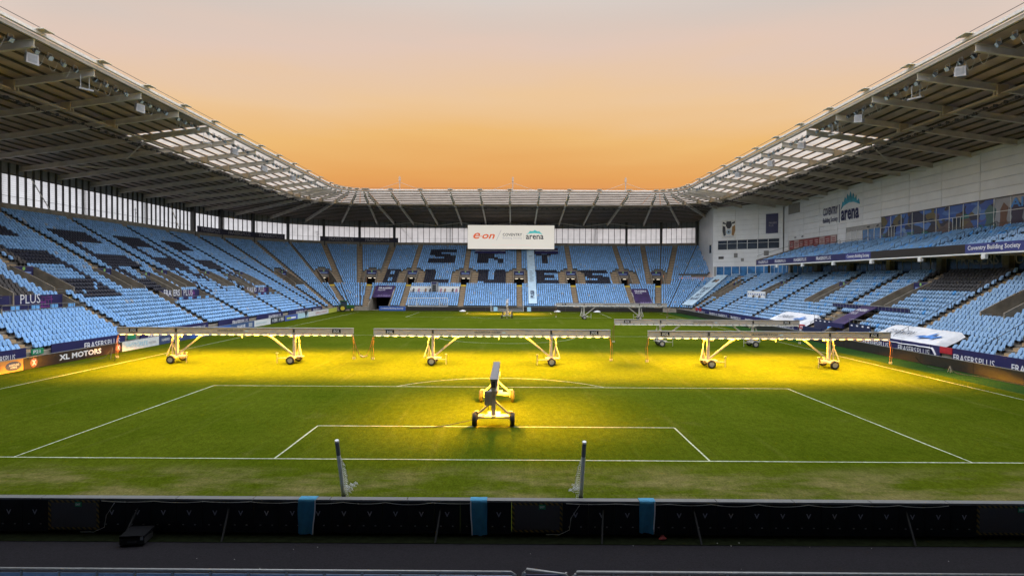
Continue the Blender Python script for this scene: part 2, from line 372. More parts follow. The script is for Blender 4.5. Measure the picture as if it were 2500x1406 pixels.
AIS = {'left': [(y, 17, 36) for y in UPL] + [(y, 0, 11) for y in LOL] + [(S1+d/3, 0, 36) for d in (0, 15)] + [(S1+30/3, 0, 36)],
       'far': [(S1+d/3, 12, 36) for d in (45, 60, 75, 90)] + [(S1+d/3, 0, 12) for d in (52.5, 82.5)] + [(sF(x), 0, 36) for x in FX] + [(sRa(7), 12, 36), (sRa(21), 12, 36), (sRa(14), 0, 12)],
       'right': [(sR(y+6.8), 0, 18) for y in (86, 69, 49.5, 31, 18)] + [(sR(y), 13, 18) for y in (86, 66, 49, 31.5)] + [(sRa(72), 0, 18), (sRa(88), 0, 18)]}
RNG = {'left': (-2, S1+15), 'far': (S1+15, S3+15), 'right': (S3+15, sR(-2))}
NROW = {'left': 36, 'far': 36, 'right': 18}
def stand_rows(st, i):
    return 36 if st != 'right' else 18
GS = {'left': thing('grandstand', 'sky blue seated grandstand along the left touchline with glazed back wall', 'grandstand', (-42, 50, 0)),
      'far': thing('grandstand', 'far end grandstand of sky blue seats spelling SKY BLUES', 'grandstand', (0, 113, 0)),
      'right': thing('grandstand', 'main grandstand on the right with white clad wall and upper tier', 'grandstand', (42, 50, 0))}
def cutiv(st, i, seats=False):
    a, b = RNG[st]; iv = [(a, b)]; r = rowr(i)+.38
    for (s, h, r0, r1, sh) in VOM[st]:
        if r0 <= i <= r1 + (2 if seats else 0):
            hh = hw(s, r, h if not seats else (sh if i <= r1 else max(1.0, sh-.8*(i-r1))))
            iv = sub(iv, s-hh, s+hh)
    for (s, h, r0, r1) in TUN.get(st, []):
        if r0 <= i <= r1: hh = hw(s, r, h+(.25 if seats else 0)); iv = sub(iv, s-hh, s+hh)
    for (s0, s1, r0, r1) in PLAT[st]:
        if r0 <= i <= r1 or (seats and i == r0-1 and False): iv = sub(iv, s0, s1)
    return iv
def seat_intervals(st, i):
    iv = cutiv(st, i, True); r = rowr(i)+.4
    for (s, r0, r1) in AIS[st]:
        if r0 <= i < r1: hh = hw(s, r, .66); iv = sub(iv, s-hh, s+hh)
    return iv
# --- terrace, aisle steps
for st in GS:
    g = GS[st]; tb = MB(); tb.M = None
    for i in range(NROW[st]):
        for (a, b) in cutiv(st, i):
            p = breaks(a, b, 1.25 if st != 'left' else None)
            for u, v in zip(p, p[1:]):
                x, y = pt((u+v)/2, rowr(i)+.4)
                if st != 'left' and not allowed(x, y, i): continue
                r_, q_ = rowr(i), rowr(i+1)+.002
                A, B, Cc, D = pt(u+1e-7, r_), pt(v-1e-7, r_), pt(v-1e-7, q_), pt(u+1e-7, q_); z = rowz(i); zb = z-RH if i else -.05
                tb.quad((*A, z), (*B, z), (*Cc, z), (*D, z)); tb.quad((*A, zb), (*B, zb), (*B, z), (*A, z))
    tb.build('terrace', M['terr'], g)
    for (s, r0, r1) in AIS[st]:
        ab = MB()
        for i in range(r0, min(r1, NROW[st])):
            iv = cutiv(st, i)
            x, y = pt(s, rowr(i)+.4)
            if not any(a <= s <= b for a, b in iv) or (st != 'left' and not allowed(x, y, i)):
                if ab.v: ab.build('aisle_steps', M['step'], g); ab = MB()
                continue
            ab.M = basis(s+1e-6, rowr(i), rowz(i)); wdt = .58
            ab.box(-wdt, wdt, .40, .755, 0, RH*.5); ab.box(-wdt, wdt, .01, .4, 0, .012)
        if ab.v: ab.build('aisle_steps', M['step'], g)
    for (s, h, r0, r1, sh) in VOM[st]:     # stairs round the vomitory
        if sh < 1.7: continue
        yb = MB()
        for sg in (-1, 1):
            ab = MB()
            for i in range(r0, r1+2):
                ab.M = basis(s+1e-6, rowr(i), rowz(i)); xa = h+.22; xb = sh-.08 if i <= r1 else sh-.6
                if xb <= xa: continue
                ab.box(sg*xa if sg > 0 else -xb, xb if sg > 0 else -xa, .40, .755, 0, RH*.5); ab.box(sg*xa if sg > 0 else -xb, xb if sg > 0 else -xa, .01, .4, 0, .012)
            ab.build('aisle_steps', M['step'], g)
        yb.M = basis(s+1e-6, rowr(r0-1), rowz(r0-1)); yb.box(-.66, .66, .02, .74, .004, .05 if st == 'left' else RH*.9); yb.build('landing_edge', M['yel'], g)
# --- vomitories
def vomitory(st, s, h, r0, r1):
    g = GS[st]; z0 = rowz(r0)-RH if st != 'right' else rowz(r0)-RH; ra, rb = rowr(r0), rowr(r1+1)
    Bm = basis(s+1e-6, ra, 0); L = rb-ra; zt = lambda y: rowz(r0)+(y/RT)*RH
    for sg in (-1, 1):
        x = sg*h; wl = MB(Bm)
        wl.ext([(x, -.25, z0-.4), (x, L+.1, z0-.4), (x, L+.1, zt(L)+.55), (x, L*.55, zt(L*.55)+.75), (x, -.25, zt(0)+.75)], (sg*.16, 0, 0))
        wl.build('vomitory_wall', M['conc'], g)
    lt = MB(Bm).box(-h, h, L-.15, L+.1, z0+2.15, zt(L)+.5); lt.build('lintel', M['conc'], g)
    fl = MB(Bm).box(-h+.01, h-.01, -.3, L+3, z0-.05, z0+.02); fl.build('vomitory_floor', M['terr'], g)
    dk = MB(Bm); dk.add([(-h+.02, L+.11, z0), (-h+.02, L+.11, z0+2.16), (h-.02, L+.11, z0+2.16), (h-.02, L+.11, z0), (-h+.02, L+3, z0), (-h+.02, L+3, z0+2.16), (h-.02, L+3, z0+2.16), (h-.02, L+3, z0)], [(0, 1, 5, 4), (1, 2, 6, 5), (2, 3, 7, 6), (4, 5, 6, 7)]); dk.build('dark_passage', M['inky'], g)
    sz = .95
    sg_ = MB(Bm).box(-h+.05, h-.05, L-.22, L-.155, zt(L)+.5-sz-.1, zt(L)+.46); sg_.build('sign_panel', M['navy'], g)
    dm = MB(Bm); dm.add([(-.0+.2*math.cos(t*math.pi/4), L-.226, zt(L)+.22+.2*math.sin(t*math.pi/4)) for t in range(8)], [tuple(range(7, -1, -1))]); dm.build('sign_roundel', mat('roundel_green', (.25, .5, .12), .5), g)
    lb = MB(Bm).quad((-h*.75, L-.226, zt(L)-.33), (h*.75, L-.226, zt(L)-.33), (h*.75, L-.226, zt(L)-.12), (-h*.75, L-.226, zt(L)-.12)); lb.build('sign_lettering_band', mat('band_blue', (.22, .32, .62), .5), g)
    rl = MB(Bm)
    for x in (-h+.2, h-.2): rl.cyl((x, -.12, z0), (x, -.12, zt(0)+.55), .025)
    for zz in (.25, .55): rl.cyl((-h+.2, -.12, zt(0)+zz), (h-.2-(h*.9), -.12, zt(0)+zz), .022)
    if st == 'far':
        for xa in (-h*.8, h*.25): MB(Bm).box(xa, xa+h*.6, L+1.5, L+1.62, z0+1.95, z0+2.02).build('strip_lamp', mat('strip_lamp_glow', (.9, .85, .75), .5, var=0, emit=(1, .85, .65), estr=3), g)
    else: rl.build('handrail', M['rail'], g)
for st in VOM:
    for v in VOM[st]: vomitory(st, *v[:4])
# --- accessible platforms with navy back walls
for st in PLAT:
    for k, (s0, s1, r0, r1) in enumerate(PLAT[st]):
        g = GS[st]; sm = (s0+s1)/2; Bm = basis(sm, rowr(r0), 0); hl = (s1-s0)/2; z = rowz(r0)-.05; L = rowr(r1+1)-rowr(r0); zt = rowz(r1+1)+.45
        MB(Bm).box(-hl+.02, hl-.02, -.05, L, z-.4, z).build('platform_floor', M['terr'], g)
        bk = MB(Bm).box(-hl, hl, L-.12, L-.005, z, zt); bk.build('platform_wall', M['navy'] if st == 'left' else M['wpaint'], g)
        for sg in (-1, 1):
            x = sg*hl; sd = MB(Bm).ext([(x, -.3, z-.4), (x, L, z-.4), (x, L, zt+.02), (x, .4, rowz(r0)+.75), (x, -.3, rowz(r0)+.6)], (-sg*.14, 0, 0))
            sd.build('platform_side_wall', M['conc'] if st == 'left' else M['wpaint'], g)
        rl = MB(Bm); n = 7
        for j in range(n+1): x = -hl+.2+(2*hl-.4)*j/n; rl.cyl((x, -.2, z-.3), (x, -.2, z+.95), .025)
        for zz in (.95, .5): rl.cyl((-hl+.2, -.2, z+zz), (hl-.2, -.2, z+zz), .028)
        rl.build('platform_rail', M['rail'], g)
        X = lambda x, y, zz: Bm @ Vector((x, y, zz)); rt = Bm.to_3x3() @ Vector((1, 0, 0))
        if st == 'left':
            if k: text('FRASERS', X(-hl+1.1, L-.13, z+.95), rt, (0, 0, 1), 4.0, .95, M['txt'], g, bold=.012)
            text('PLUS', X(-hl+(6.1 if k else 5.0), L-.13, z+.95), rt, (0, 0, 1), 2.5, .95, M['txt'], g, bold=0)
            cr = MB(Bm)
            for q in range(6): a = hl-3.4+q*.1; cr.box(a+.6*(q % 2), a+1.6-.4*(q % 3), L-.135, L-.125, z+.5+q*.25, z+.56+q*.25)
            for q in range(4): a = hl-3+q*.42; cr.box(a, a+.06, L-.135, L-.125, z+.6+.2*(q % 2), z+1.7-.2*(q % 3))
            cr.build('cross_pattern', mat('magenta_print', (.30, .05, .30), .5, var=.6, scale=.8), g)
            for q in range(4):
                sb_ = MB(Bm); x = -hl+2+q*(2*hl-3.5)/3; sb_.box(x-.22, x+.22, .3, .36, z+.4, z+.85); sb_.box(x-.22, x+.22, -.06, .3, z+.4, z+.45); sb_.box(x+.3, x+.74, .3, .36, z+.4, z+.85); sb_.box(x+.3, x+.74, -.06, .3, z+.4, z+.45); sb_.box(x-.1, x+.6, .05, .2, z, z+.4)
                sb_.build('platform_seat_pair', mat('seat_blue_plain', (.17, .42, .75), .4), g)
        else:
            dr = MB(Bm).box(-.75, .75, -.0, L+.1, z, z+2.9); dr.build('kiosk_box', mat('kiosk_grey', (.28, .29, .31), .6), g)
            MB(Bm).box(-.45, .45, -.03, .0, z+.02, z+2.2).build('kiosk_door', M['dark'], g)
            MB(Bm).box(-.6, .6, -.04, -.005, z+2.35, z+2.85).build('sign_panel', M['navy'], g)
            for q, x in enumerate((-5.4, -4.1, -2.4, -1.3, 1.4, 2.4, 4.3, 5.2)):
                pp = MB(Bm); pp.ext([(x-.3, L-.13, z+.15), (x+.28, L-.13, z+.1), (x+.2, L-.13, z+.7), (x+.32, L-.13, z+1.1), (x, L-.13, z+1.35), (x-.25, L-.13, z+.9)], (0, -.012, 0)); pp.build('printed_figure', [mat('print_dark', (.06, .05, .06)), mat('print_pink', (.5, .22, .3)), mat('print_brown', (.3, .15, .07))][q % 3], g)
# --- tunnels through the lower rows
def tunnel(st, s, h, r0, r1, k):
    g = GS[st]; ra = rowr(r0)-.35; rb = rowr(r1+1); L = rb-ra; Bm = basis(s, ra, 0); zt = lambda y: Z0+max(0, (y-.35)/RT)*RH
    for sg in (-1, 1):
        x = sg*(h+.22); wl = MB(Bm).ext([(x, -.1, -.1), (x, L+.2, -.1), (x, L+.2, zt(L)+.3), (x, 0, 1.25), (x, -.1, 1.25)], (-sg*.2, 0, 0))
        wl.build('tunnel_wall', M['conc'], g)
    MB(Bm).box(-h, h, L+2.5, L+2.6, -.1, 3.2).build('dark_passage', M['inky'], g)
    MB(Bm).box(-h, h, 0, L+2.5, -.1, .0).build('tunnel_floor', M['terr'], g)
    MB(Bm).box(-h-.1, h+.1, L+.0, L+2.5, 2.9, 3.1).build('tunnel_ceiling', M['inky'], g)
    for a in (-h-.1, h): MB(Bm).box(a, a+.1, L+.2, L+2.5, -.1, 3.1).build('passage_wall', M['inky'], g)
    return Bm, L, zt
for st in TUN:
    for k, (s, h, r0, r1) in enumerate(TUN[st]):
        Bm, L, zt = tunnel(st, s, h, r0, r1, k)
        if st == 'far':
            y0 = L*.40 if k == 0 else L*.12
            aw = MB(Bm); z0, z1 = zt(y0)+.55, zt(L)+.55
            aw.ext([(-h, y0, z0), (h, y0, z0), (h, L, z1), (-h, L, z1)], (0, .03, -.06)); 
            a = aw.build('tunnel_awning', M['purple'], GS[st]); sl = Vector((0, L-y0, z1-z0)).normalized(); sl3 = Bm.to_3x3() @ sl; rt = Bm.to_3x3() @ Vector((1, 0, 0))
            n3 = rt.cross(sl3); P = Bm @ Vector((-h*.65, L-1.4, z1-1.4*(z1-z0)/(L-y0)))
            text('FRASERS', P, rt, sl3, h*1.4, .75, M['txt'], GS[st], bold=.02, off=.05); text('PLUS', P-sl3*.85, rt, sl3, h*.8, .6, M['txt'], GS[st], bold=0, off=.05)
            sk = MB()
            for q in range(13):
                c0 = Bm @ Vector((-h*.5+q*h*.11, y0+.3, z0+.3*(z1-z0)/(L-y0))); hh = .25+.5*abs(math.sin(q*1.9)); c0 = c0+n3*.05
                sk.quad(c0, c0+rt*.08, c0+rt*.08+sl3*hh, c0+sl3*hh)
            sk.build('awning_print', mat('pale_violet', (.4, .32, .55)), GS[st])
# ------------------------------------------------------------------ seats
LET = {'S': ["11111", "11111", "11000", "11110", "01111", "00011", "11111", "11111"], 'K': ["11011", "11011", "11110", "11100", "11100", "11110", "11011", "11001"], 'Y': ["11011", "11011", "11011", "01110", "00100", "00100", "00100", "00100"],
       'B': ["11110", "11011", "11011", "11110", "11110", "11011", "11011", "11110"], 'L': ["11000", "11000", "11000", "11000", "11000", "11000", "11111", "11111"], 'U': ["11011", "11011", "11011", "11011", "11011", "11011", "11111", "01111"],
       'E': ["11111", "11111", "11000", "11110", "11110", "11000", "11111", "11111"], 'R': ["11110", "11111", "11011", "11011", "11110", "11100", "11110", "11011"],
       's': ["11111", "11111", "10000", "10000", "11111", "11111", "00001", "00001", "11111", "11111"], 'e': ["11111", "11111", "10000", "10000", "11111", "11111", "10000", "10000", "11111", "11111"], 'r': ["11111", "11111", "10001", "10001", "11111", "11111", "10110", "10011", "10001", "10001"]}
WORDS = [('S', sF(-22.2), sF(-14.5), 24, 32), ('K', sF(-8.6), sF(-1.8), 24, 32), ('Y', sF(6), sF(12.5), 24, 32)] + \
        [('B', sF(-33.4), sF(-27), 12, 19), ('L', sF(-21.8), sF(-15.2), 12, 19), ('U', sF(-8.2), sF(-1.2), 12, 19), ('E', sF(6.8), sF(12.4), 12, 19), ('S', sF(18.5), sF(25.2), 12, 19)] + \
        [('s', 42.4, 49.8, 9, 29), ('e', 57, 64.6, 9, 29), ('r', 70.6, 77.4, 9, 29), ('s', 83.6, 90.2, 9, 29), ('s', 29.5, 37, 9, 29)]
def dark_seat(s, i):
    for ch, a, b, r0, r1 in WORDS:
        if a <= s <= b and r0 <= i <= r1:
            g = LET[ch]; rr = len(g)-1-int((i-r0)/(r1-r0+1)*len(g)); cc = min(4, int((s-a)/(b-a)*5))
            return g[rr][cc] == '1'
    return False
camp = np.array([0.8398, -24.4, 7.6])
def visible_u(x, y): d = y+24.4; return d > 4 and abs((x-.84)/d) < 1.02
seats = []   # (st, x, y, z, nx, ny, color)
BL, DK = np.array([.225, .44, .77]), np.array([.016, .018, .036])
def add_row(st, i, a, b, z=None, rfun=None, px=None):
    n = int((b-a if not isarc((a+b)/2) else math.radians((b-a)*3)*(rowr(i)+.5))/.50)
    if n <= 0: return
    for k in range(n):
        s = a+(b-a)*(k+.5)/n; c, an, kk = frame(s); nn = dirv(kk); x, y = pt(s, rowr(i)+.02)
        if not visible_u(x, y): continue
        if st != 'left' and not allowed(x+nn[0]*.6, y+nn[1]*.6, i): continue
        d = dark_seat(s, i) and not (st == 'left' and i < 17 and random.random() < (.25 if s > 66 else .04))
        col = DK if d else BL*random.uniform(.80, 1.12)
        if st == 'right':
            yy = CY-(s-S4)
            if i >= 12 and 39 < yy < 50.5: col = np.array([.05, .047, .05])*random.uniform(.85, 1.2)
            elif not d: col = np.array([.24, .40, .62])*random.uniform(.85, 1.12) if random.random() > .06 else np.array([.07, .3, .68])
        elif not d and random.random() < .02: col = np.array([.36, .42, .52])
        seats.append((st, x, y, rowz(i), nn[0], nn[1], col))
CAN = [(sR(67.4), sR(56.0), 0, 2), (sR(41.2), sR(30.4), 0, 2)]
for st in GS:
    for i in range(NROW[st]):
        for a, b in seat_intervals(st, i):
            iv = [(a, b)]
            if st == 'right':
                for (c0, c1, q0, q1) in CAN:
                    if q0 <= i <= q1: iv = sub(iv, c0, c1)
                if i <= 4: iv = sub(iv, sR(55.6), sR(52.2))
                if i <= 1: iv = sub(iv, sR(47.4), sR(43.5))
            for a2, b2 in iv:
                p = breaks(a2, b2)
                for u, v in zip(p, p[1:]): add_row(st, i, u+.02, v-.02)
# upper tier of the main stand
UX, UZ, UT, UH, UN = 50.6, 11.05, 1.0, .31, 9
UA = [88.5, 80, 71.5, 63, 54.5, 46, 37.5, 29, 20]
for i in range(UN):
    y = 5.0
    while y < 93.4:
        if all(abs(y-a) > .62 for a in UA) and visible_u(UX+i*UT, y):
            col = np.array([.16, .31, .52])*random.uniform(.75, 1.15) if random.random() > .08 else np.array([.06, .3, .72])
            seats.append(('right', UX+i*UT+.02, y, UZ+i*UH, 1, 0, col))
        y += .5
# seat shapes: back, tipped-up pan, bracket  (local x along the row, y outward)
def outline(w2, z0, z1, ch): return [(-w2, z0), (w2, z0), (w2, z1-ch), (w2-ch, z1), (-w2+ch, z1), (-w2, z1-ch)]
def slab(w2, z0, z1, y0, y1, th, ch=.06):
    o = outline(w2, z0, z1, ch); yy = lambda z: y0+(y1-y0)*(z-z0)/(z1-z0)
    v = [(x, yy(z), z) for x, z in o]+[(x, yy(z)+th, z) for x, z in o]
    return v, [(0, 1, 2, 3, 4, 5), (11, 10, 9, 8, 7, 6)]+[(i, i+6, (i+1) % 6+6, (i+1) % 6) for i in range(6)]
BK = slab(.20, .40, .86, .50, .62, .05); PN = slab(.185, .37, .74, .36, .47, .05, .07)
BR = MB().box(-.035, .035, .46, .74, .12, .45); BR = (BR.v, BR.f)
def big_mesh(name, lst):
    tv = np.array(BK[0]+PN[0]+BR[0]); tf = BK[1]+[tuple(i+12 for i in f) for f in PN[1]]+[tuple(i+24 for i in f) for f in BR[1]]
    nv = len(tv); n = len(lst); P = np.array([l[1:4] for l in lst]); D = np.array([l[4:6] for l in lst]); K = np.array([l[6] for l in lst])
    X = np.stack([D[:, 1], -D[:, 0]], 1)
    jit = rng.normal(0, .012, (n, 1))
    V = np.zeros((n, nv, 3))
    V[:, :, 0] = P[:, 0:1]+X[:, 0:1]*tv[None, :, 0]+D[:, 0:1]*(tv[None, :, 1]+jit); V[:, :, 1] = P[:, 1:2]+X[:, 1:2]*tv[None, :, 0]+D[:, 1:2]*(tv[None, :, 1]+jit); V[:, :, 2] = P[:, 2:3]+tv[None, :, 2]
    lt = np.array([len(f) for f in tf]); li = np.concatenate([np.array(f) for f in tf])
    LI = (li[None, :]+(np.arange(n)*nv)[:, None]).ravel(); LT = np.tile(lt, n)
    me = bpy.data.meshes.new(name); me.vertices.add(n*nv); me.vertices.foreach_set('co', V.ravel()); me.loops.add(len(LI)); me.loops.foreach_set('vertex_index', LI.astype(np.int32))
    me.polygons.add(len(LT)); ls = np.concatenate([[0], np.cumsum(LT)[:-1]]); me.polygons.foreach_set('loop_start', ls.astype(np.int32)); me.update(calc_edges=True)
    ca = me.color_attributes.new('Col', 'FLOAT_COLOR', 'POINT'); col = np.ones((n, nv, 4)); col[:, :, :3] = K[:, None, :]; col[:, 24:, :3] = .015
    ca.data.foreach_set('color', col.ravel()); me.update()
    return me
SEATM = mat('seat_plastic', (1, 1, 1), .38, attr='Col', var=.06, scale=40)
def seat_meshes(col, key):
    bm_ = mat('seat_'+key, tuple(col), .38, var=.08, scale=30, rnd=.10)
    a = MB(); a.add(*BK); b = MB(); b.add(*PN); c = MB(); c.add(*BR)
    return a.mesh('seat_back', bm_), b.mesh('seat_pan', bm_), c.mesh('seat_bracket', M['dark'])
SM = {('left', 0): seat_meshes(BL, 'sky_blue'), ('right', 0): seat_meshes((.24, .40, .62), 'faded_blue'), 'dk': seat_meshes((.05, .047, .05), 'charcoal')}
for st in GS:
    ls = [q for q in seats if q[0] == st]; ls.sort(key=lambda q: (q[2]+24.4)+ (0 if abs((q[1]-.84)/(q[2]+24.4)) < .885 else 1000)); near = []
    if st != 'far': near, ls = ls[:300], ls[300:]
    o = link('seats', big_mesh('seats', ls), GS[st], m=SEATM); o['kind'] = 'stuff'
    for (s_, x, y, z, nx, ny, col) in near:
        ms = SM['dk'] if col[2] < .1 else SM[(st, 0)]
        a = bpy.data.objects.new('seat', ms[0]); C.objects.link(a); a.parent = GS[st]; a.matrix_parent_inverse = wm(GS[st]).inverted()
        a.location = (x, y, z); a.rotation_euler = (0, 0, math.atan2(-nx, ny))
        for nm, me in (('seat_pan', ms[1]), ('seat_bracket', ms[2])):
            b = bpy.data.objects.new(nm, me); C.objects.link(b); b.parent = a
            if nm == 'seat_pan': b.rotation_euler = (random.uniform(-.05, .05), 0, 0)

# ------------------------------------------------------------------ front walls, rear walls, glazing
def strip(mb, s0, s1, r, z0, z1, th=.12):
    p = breaks(s0, s1)
    for u, v in zip(p, p[1:]):
        A, B = pt(u+1e-6, r), pt(v-1e-6, r); A2, B2 = pt(u+1e-6, r+th), pt(v-1e-6, r+th)
        mb.add([(*A, z0), (*B, z0), (*B2, z0), (*A2, z0), (*A, z1), (*B, z1), (*B2, z1), (*A2, z1)], [(3, 2, 1, 0), (4, 5, 6, 7), (0, 1, 5, 4), (1, 2, 6, 5), (2, 3, 7, 6), (3, 0, 4, 7)])
    return mb
tunl = [(sF(-30.7), 2.6), (sF(31.9), 2.3), (sR(49.3), 1.8)]
for st in GS:
    a, b = RNG[st]; iv = [(a, b)]
    for s, h in tunl: iv = sub(iv, s-h, s+h)
    for u, v in iv: strip(MB(), u, v, R0-.4, -.05, Z0+.12, .38).build('front_wall', M['conc'], GS[st])
zg0, zg1, zg2 = 17.65, 21.9, 23.45
for st, a, b in (('left', -2, S1+15), ('far', S1+15, S3+10)):
    strip(MB(), a, b, rowr(36)+.0, 14.5, zg0, .5).build('rear_parapet', M['conc'], GS[st])
    strip(MB(), a, b, RG-.05, zg1, zg2, .1).build('glazing_header', mat('header_grey', (.20, .20, .21), .6), GS[st])
    strip(MB(), a, b, RG-.14, zg1-.1, zg1+.05, .1).build('transom', M['mull'], GS[st]); strip(MB(), a, b, RG-.1, zg0+1.15, zg0+1.19, .06).build('transom', M['mull'], GS[st])
PANE = MAT['polycarbonate']; cache = {}
def glaze(st, s0, s1, n, thick=.115):
    for k in range(n+1):
        s = s0+(s1-s0)*k/n; e = 1e-5 if k < n else -1e-5
        th = thick
        MB(basis(s+e, RG-.12, 0)).box(-th, th, -.12, .1, zg0-.1, zg2).build('mullion', M['mull'], GS[st])
        if k < n:
            A = pt(s+1e-5, RG+.02); B = pt(s+(s1-s0)/n-1e-5, RG+.02)
            mb = MB().ext([(*A, zg0-.05), (*B, zg0-.05), (*B, zg1), (*A, zg1)], (0, 0, 0)) if False else MB().quad((*A, zg0-.05), (*B, zg0-.05), (*B, zg1+.02), (*A, zg1+.02))
            mb.build('glazing_pane', PANE, GS[st])
glaze('left', 25.3, S1, 56)
for k in range(6): glaze('left' if k < 3 else 'far', S1+5*k, S1+5*(k+1), 7, .05)
glaze('far', S2, S3, 40, .06)
for k in range(2): glaze('far', S3+5*k, S3+5*(k+1), 7, .05)
COLS = [(S1+5*k, 'left' if k < 3 else 'far') for k in range(7)]+[(S3+5*k, 'far') for k in range(3)]
for s, st in COLS: MB(basis(s+1e-5, RG-.75, 0)).box(-.32, .32, -.3, .45, 15.5, zg2+.3).build('column', M['mull'], GS[st])
for x in (-17, -3.5, 10, 24): MB(basis(sF(x), RG+.15, 0)).box(-.12, .12, 0, .25, 15.5, zg2).build('outer_post', M['galv'], GS['far'])
for y in (40, 56, 72, 88): MB(basis(y, RG+.2, 0)).box(-.2, .2, .05, .5, 15.5, zg2).build('outer_post', M['mull'], GS['left'])
for st, s, d in (('far', sF(-31), 4), ('left', 61, 3.5), ('left', 96, 3)):
    b_ = basis(s, RG-.3, 0); MB().beam(b_ @ Vector((0, 0, zg1)), b_ @ Vector((d, 0, zg0)), .1, .1).build('brace', M['steel'], GS[st])
for sv, st in ((S1+5*3.8, 'left'), (83.5, 'left'), (28.5, 'left'), (33.4, 'left')):   # aerials and cameras on the parapet
    b_ = basis(sv, RG-1.0, 0); mb = MB(b_); mb.cyl((0, 0, 16.5), (0, 0, 20.3), .05); mb.cyl((-.5, 0, 19.9), (.5, 0, 20.0), .035); mb.cyl((0, 0, 19.2), (.5, 0, 19.6), .035); mb.cyl((.35, -.1, 18), (.35, -.1, 19.6), .03)
    mb.build('aerial_mast', M['dark'], GS[st])
for a, b, st in ((S1+.25, S1+14.4, 'left'), (S1+15.3, S1+15.3+.01, 'far'), (S1+19.4, S2+1.2, 'far')):
    if b-a < 1: continue
    g = GS[st]
    strip(MB(), a, b, RG-1.25, zg0-.05, zg0+1.25, .1).build('parapet_banner', mat('dusk_navy', (.022, .018, .04), .6), g)
def banner_text(s, st, W=6.6, H=.8, r=RG-1.25, z=zg0+.2, tone=None):
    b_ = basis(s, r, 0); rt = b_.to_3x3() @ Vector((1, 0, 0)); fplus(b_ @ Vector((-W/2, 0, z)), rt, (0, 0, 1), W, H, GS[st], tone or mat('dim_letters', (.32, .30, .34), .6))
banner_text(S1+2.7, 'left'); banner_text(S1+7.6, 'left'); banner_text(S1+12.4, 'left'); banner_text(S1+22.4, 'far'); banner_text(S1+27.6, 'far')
# commentary gantry on the left parapet
g = GS['left']
MB(basis(47, 0, 0)).box(-5.5, 5.5, 34.2, 36.6, 15.5, 16.7).build('gantry_floor', M['conc'], g)
MB(basis(43.2, 0, 0)).box(-3.2, 3.2, 34.0, 34.15, 17, 18.6).build('gantry_banner', M['navy'], g); MB(basis(45.3, 0, 0)).box(-3.4, 3.4, 34.0, 34.12, 16.0, 16.9).build('gantry_banner', M['navy'], g)
rl = MB(basis(49.5, 0, 0))
for x in np.linspace(-2.4, 2.4, 7): rl.cyl((x, 34.2, 16.7), (x, 34.2, 17.8), .03)
for z in (17.25, 17.8): rl.cyl((-2.4, 34.2, z), (2.4, 34.2, z), .03)
rl.build('gantry_rail', M['dark'], g)

# ------------------------------------------------------------------ roof
roof = thing('stadium_roof', 'continuous steel roof over the stands with rafters, girder and translucent front panels', 'roof', (0, 50, 0))
zr = lambda r: 27.35-.1335*(r-6.3)
PT = 1.54; RP = [6.6+PT*k for k in range(21)]
bays = [3.5-14+7*k for k in range(17)]      # rafters on the straights: y
SL = [y for y in bays if y < 102.5]; SFX = [-34.2+6.84*k for k in range(11)]
RAF = [y for y in SL] + [S1+5*k for k in range(7)] + [sF(x) for x in SFX[1:-1]] + [S3+5*k for k in range(7)] + [sR(y) for y in reversed(SL)]
def rend(s): 
    if s < S3+11: return 37.6
    x, y = pt(s, 20); 
    return 28.1 if s >= S4 else 33.5 if s < S3+20 else 28.5
def rafter(s):
    b_ = basis(s+1e-6, 0, 0); r0, r1 = 6.5, rend(s)
    mb = MB(b_)
    def bar(x0, x1, d0, d1):
        mb.add([(x0, r0, zr(r0)-d1), (x1, r0, zr(r0)-d1), (x1, r1, zr(r1)-d1), (x0, r1, zr(r1)-d1), (x0, r0, zr(r0)-d0), (x1, r0, zr(r0)-d0), (x1, r1, zr(r1)-d0), (x0, r1, zr(r1)-d0)], [(3, 2, 1, 0), (4, 5, 6, 7), (0, 1, 5, 4), (1, 2, 6, 5), (2, 3, 7, 6), (3, 0, 4, 7)])
    bar(-.04, .04, .06, .60); bar(-.16, .16, 0, .07); bar(-.16, .16, .59, .65)
    return mb.build('rafter', M['steel'], roof)
for s in RAF:
    rafter(s)
    b_ = basis(s+1e-6, 0, 0)
    cp = MB(b_); cp.ext([(-.6, 5.2, zr(6.3)+.62), (.6, 5.2, zr(6.3)+.62), (.35, 7.0, zr(6.3)+.72), (-.35, 7.0, zr(6.3)+.72)], (0, 0, .07)); cp.build('edge_bracket', mat('edge_cream', (.55, .48, .38), .5), roof)
    if s <= S1 or s >= S4 or True:
        pl = MB(b_); 
        for x in (-.28, .12): pl.box(x, x+.16, 14.1, 14.4, 25.2, zr(14.5)-.8)
        for x in (-.28, .12): pl_ = MB(b_).box(x, x+.16, 13.92, 14.98, 25.28, zr(14.5)-.02); pl_.build('girder_stiffener', M['girder'], roof)
# girder, edge beam, gutter rails, cable tray: pieces between neighbouring rafters
def swept(name, s0, s1, r0, r1, z0, z1, m): return strip(MB(), s0, s1, r0, z0, z1, r1-r0).build(name, m, roof)
ends = list(zip(RAF, RAF[1:]))
for s0, s1 in ends:
    swept('girder', s0, s1, 14.2, 14.75, 25.35, zr(14.5)-.81, M['girder'])
    swept('edge_beam', s0, s1, 6.25, 6.5, zr(6.3)-.02, zr(6.3)+.30, mat('edge_beam_white', (.50, .46, .42), .5))
    swept('gutter', s0, s1, 5.9, 6.2, zr(6.3)+.35, zr(6.3)+.6, mat('gutter_pale', (.58, .54, .5), .5))
    swept('edge_rail', s0, s1, 5.95, 6.0, zr(6.3)+.92, zr(6.3)+.96, M['purl'])
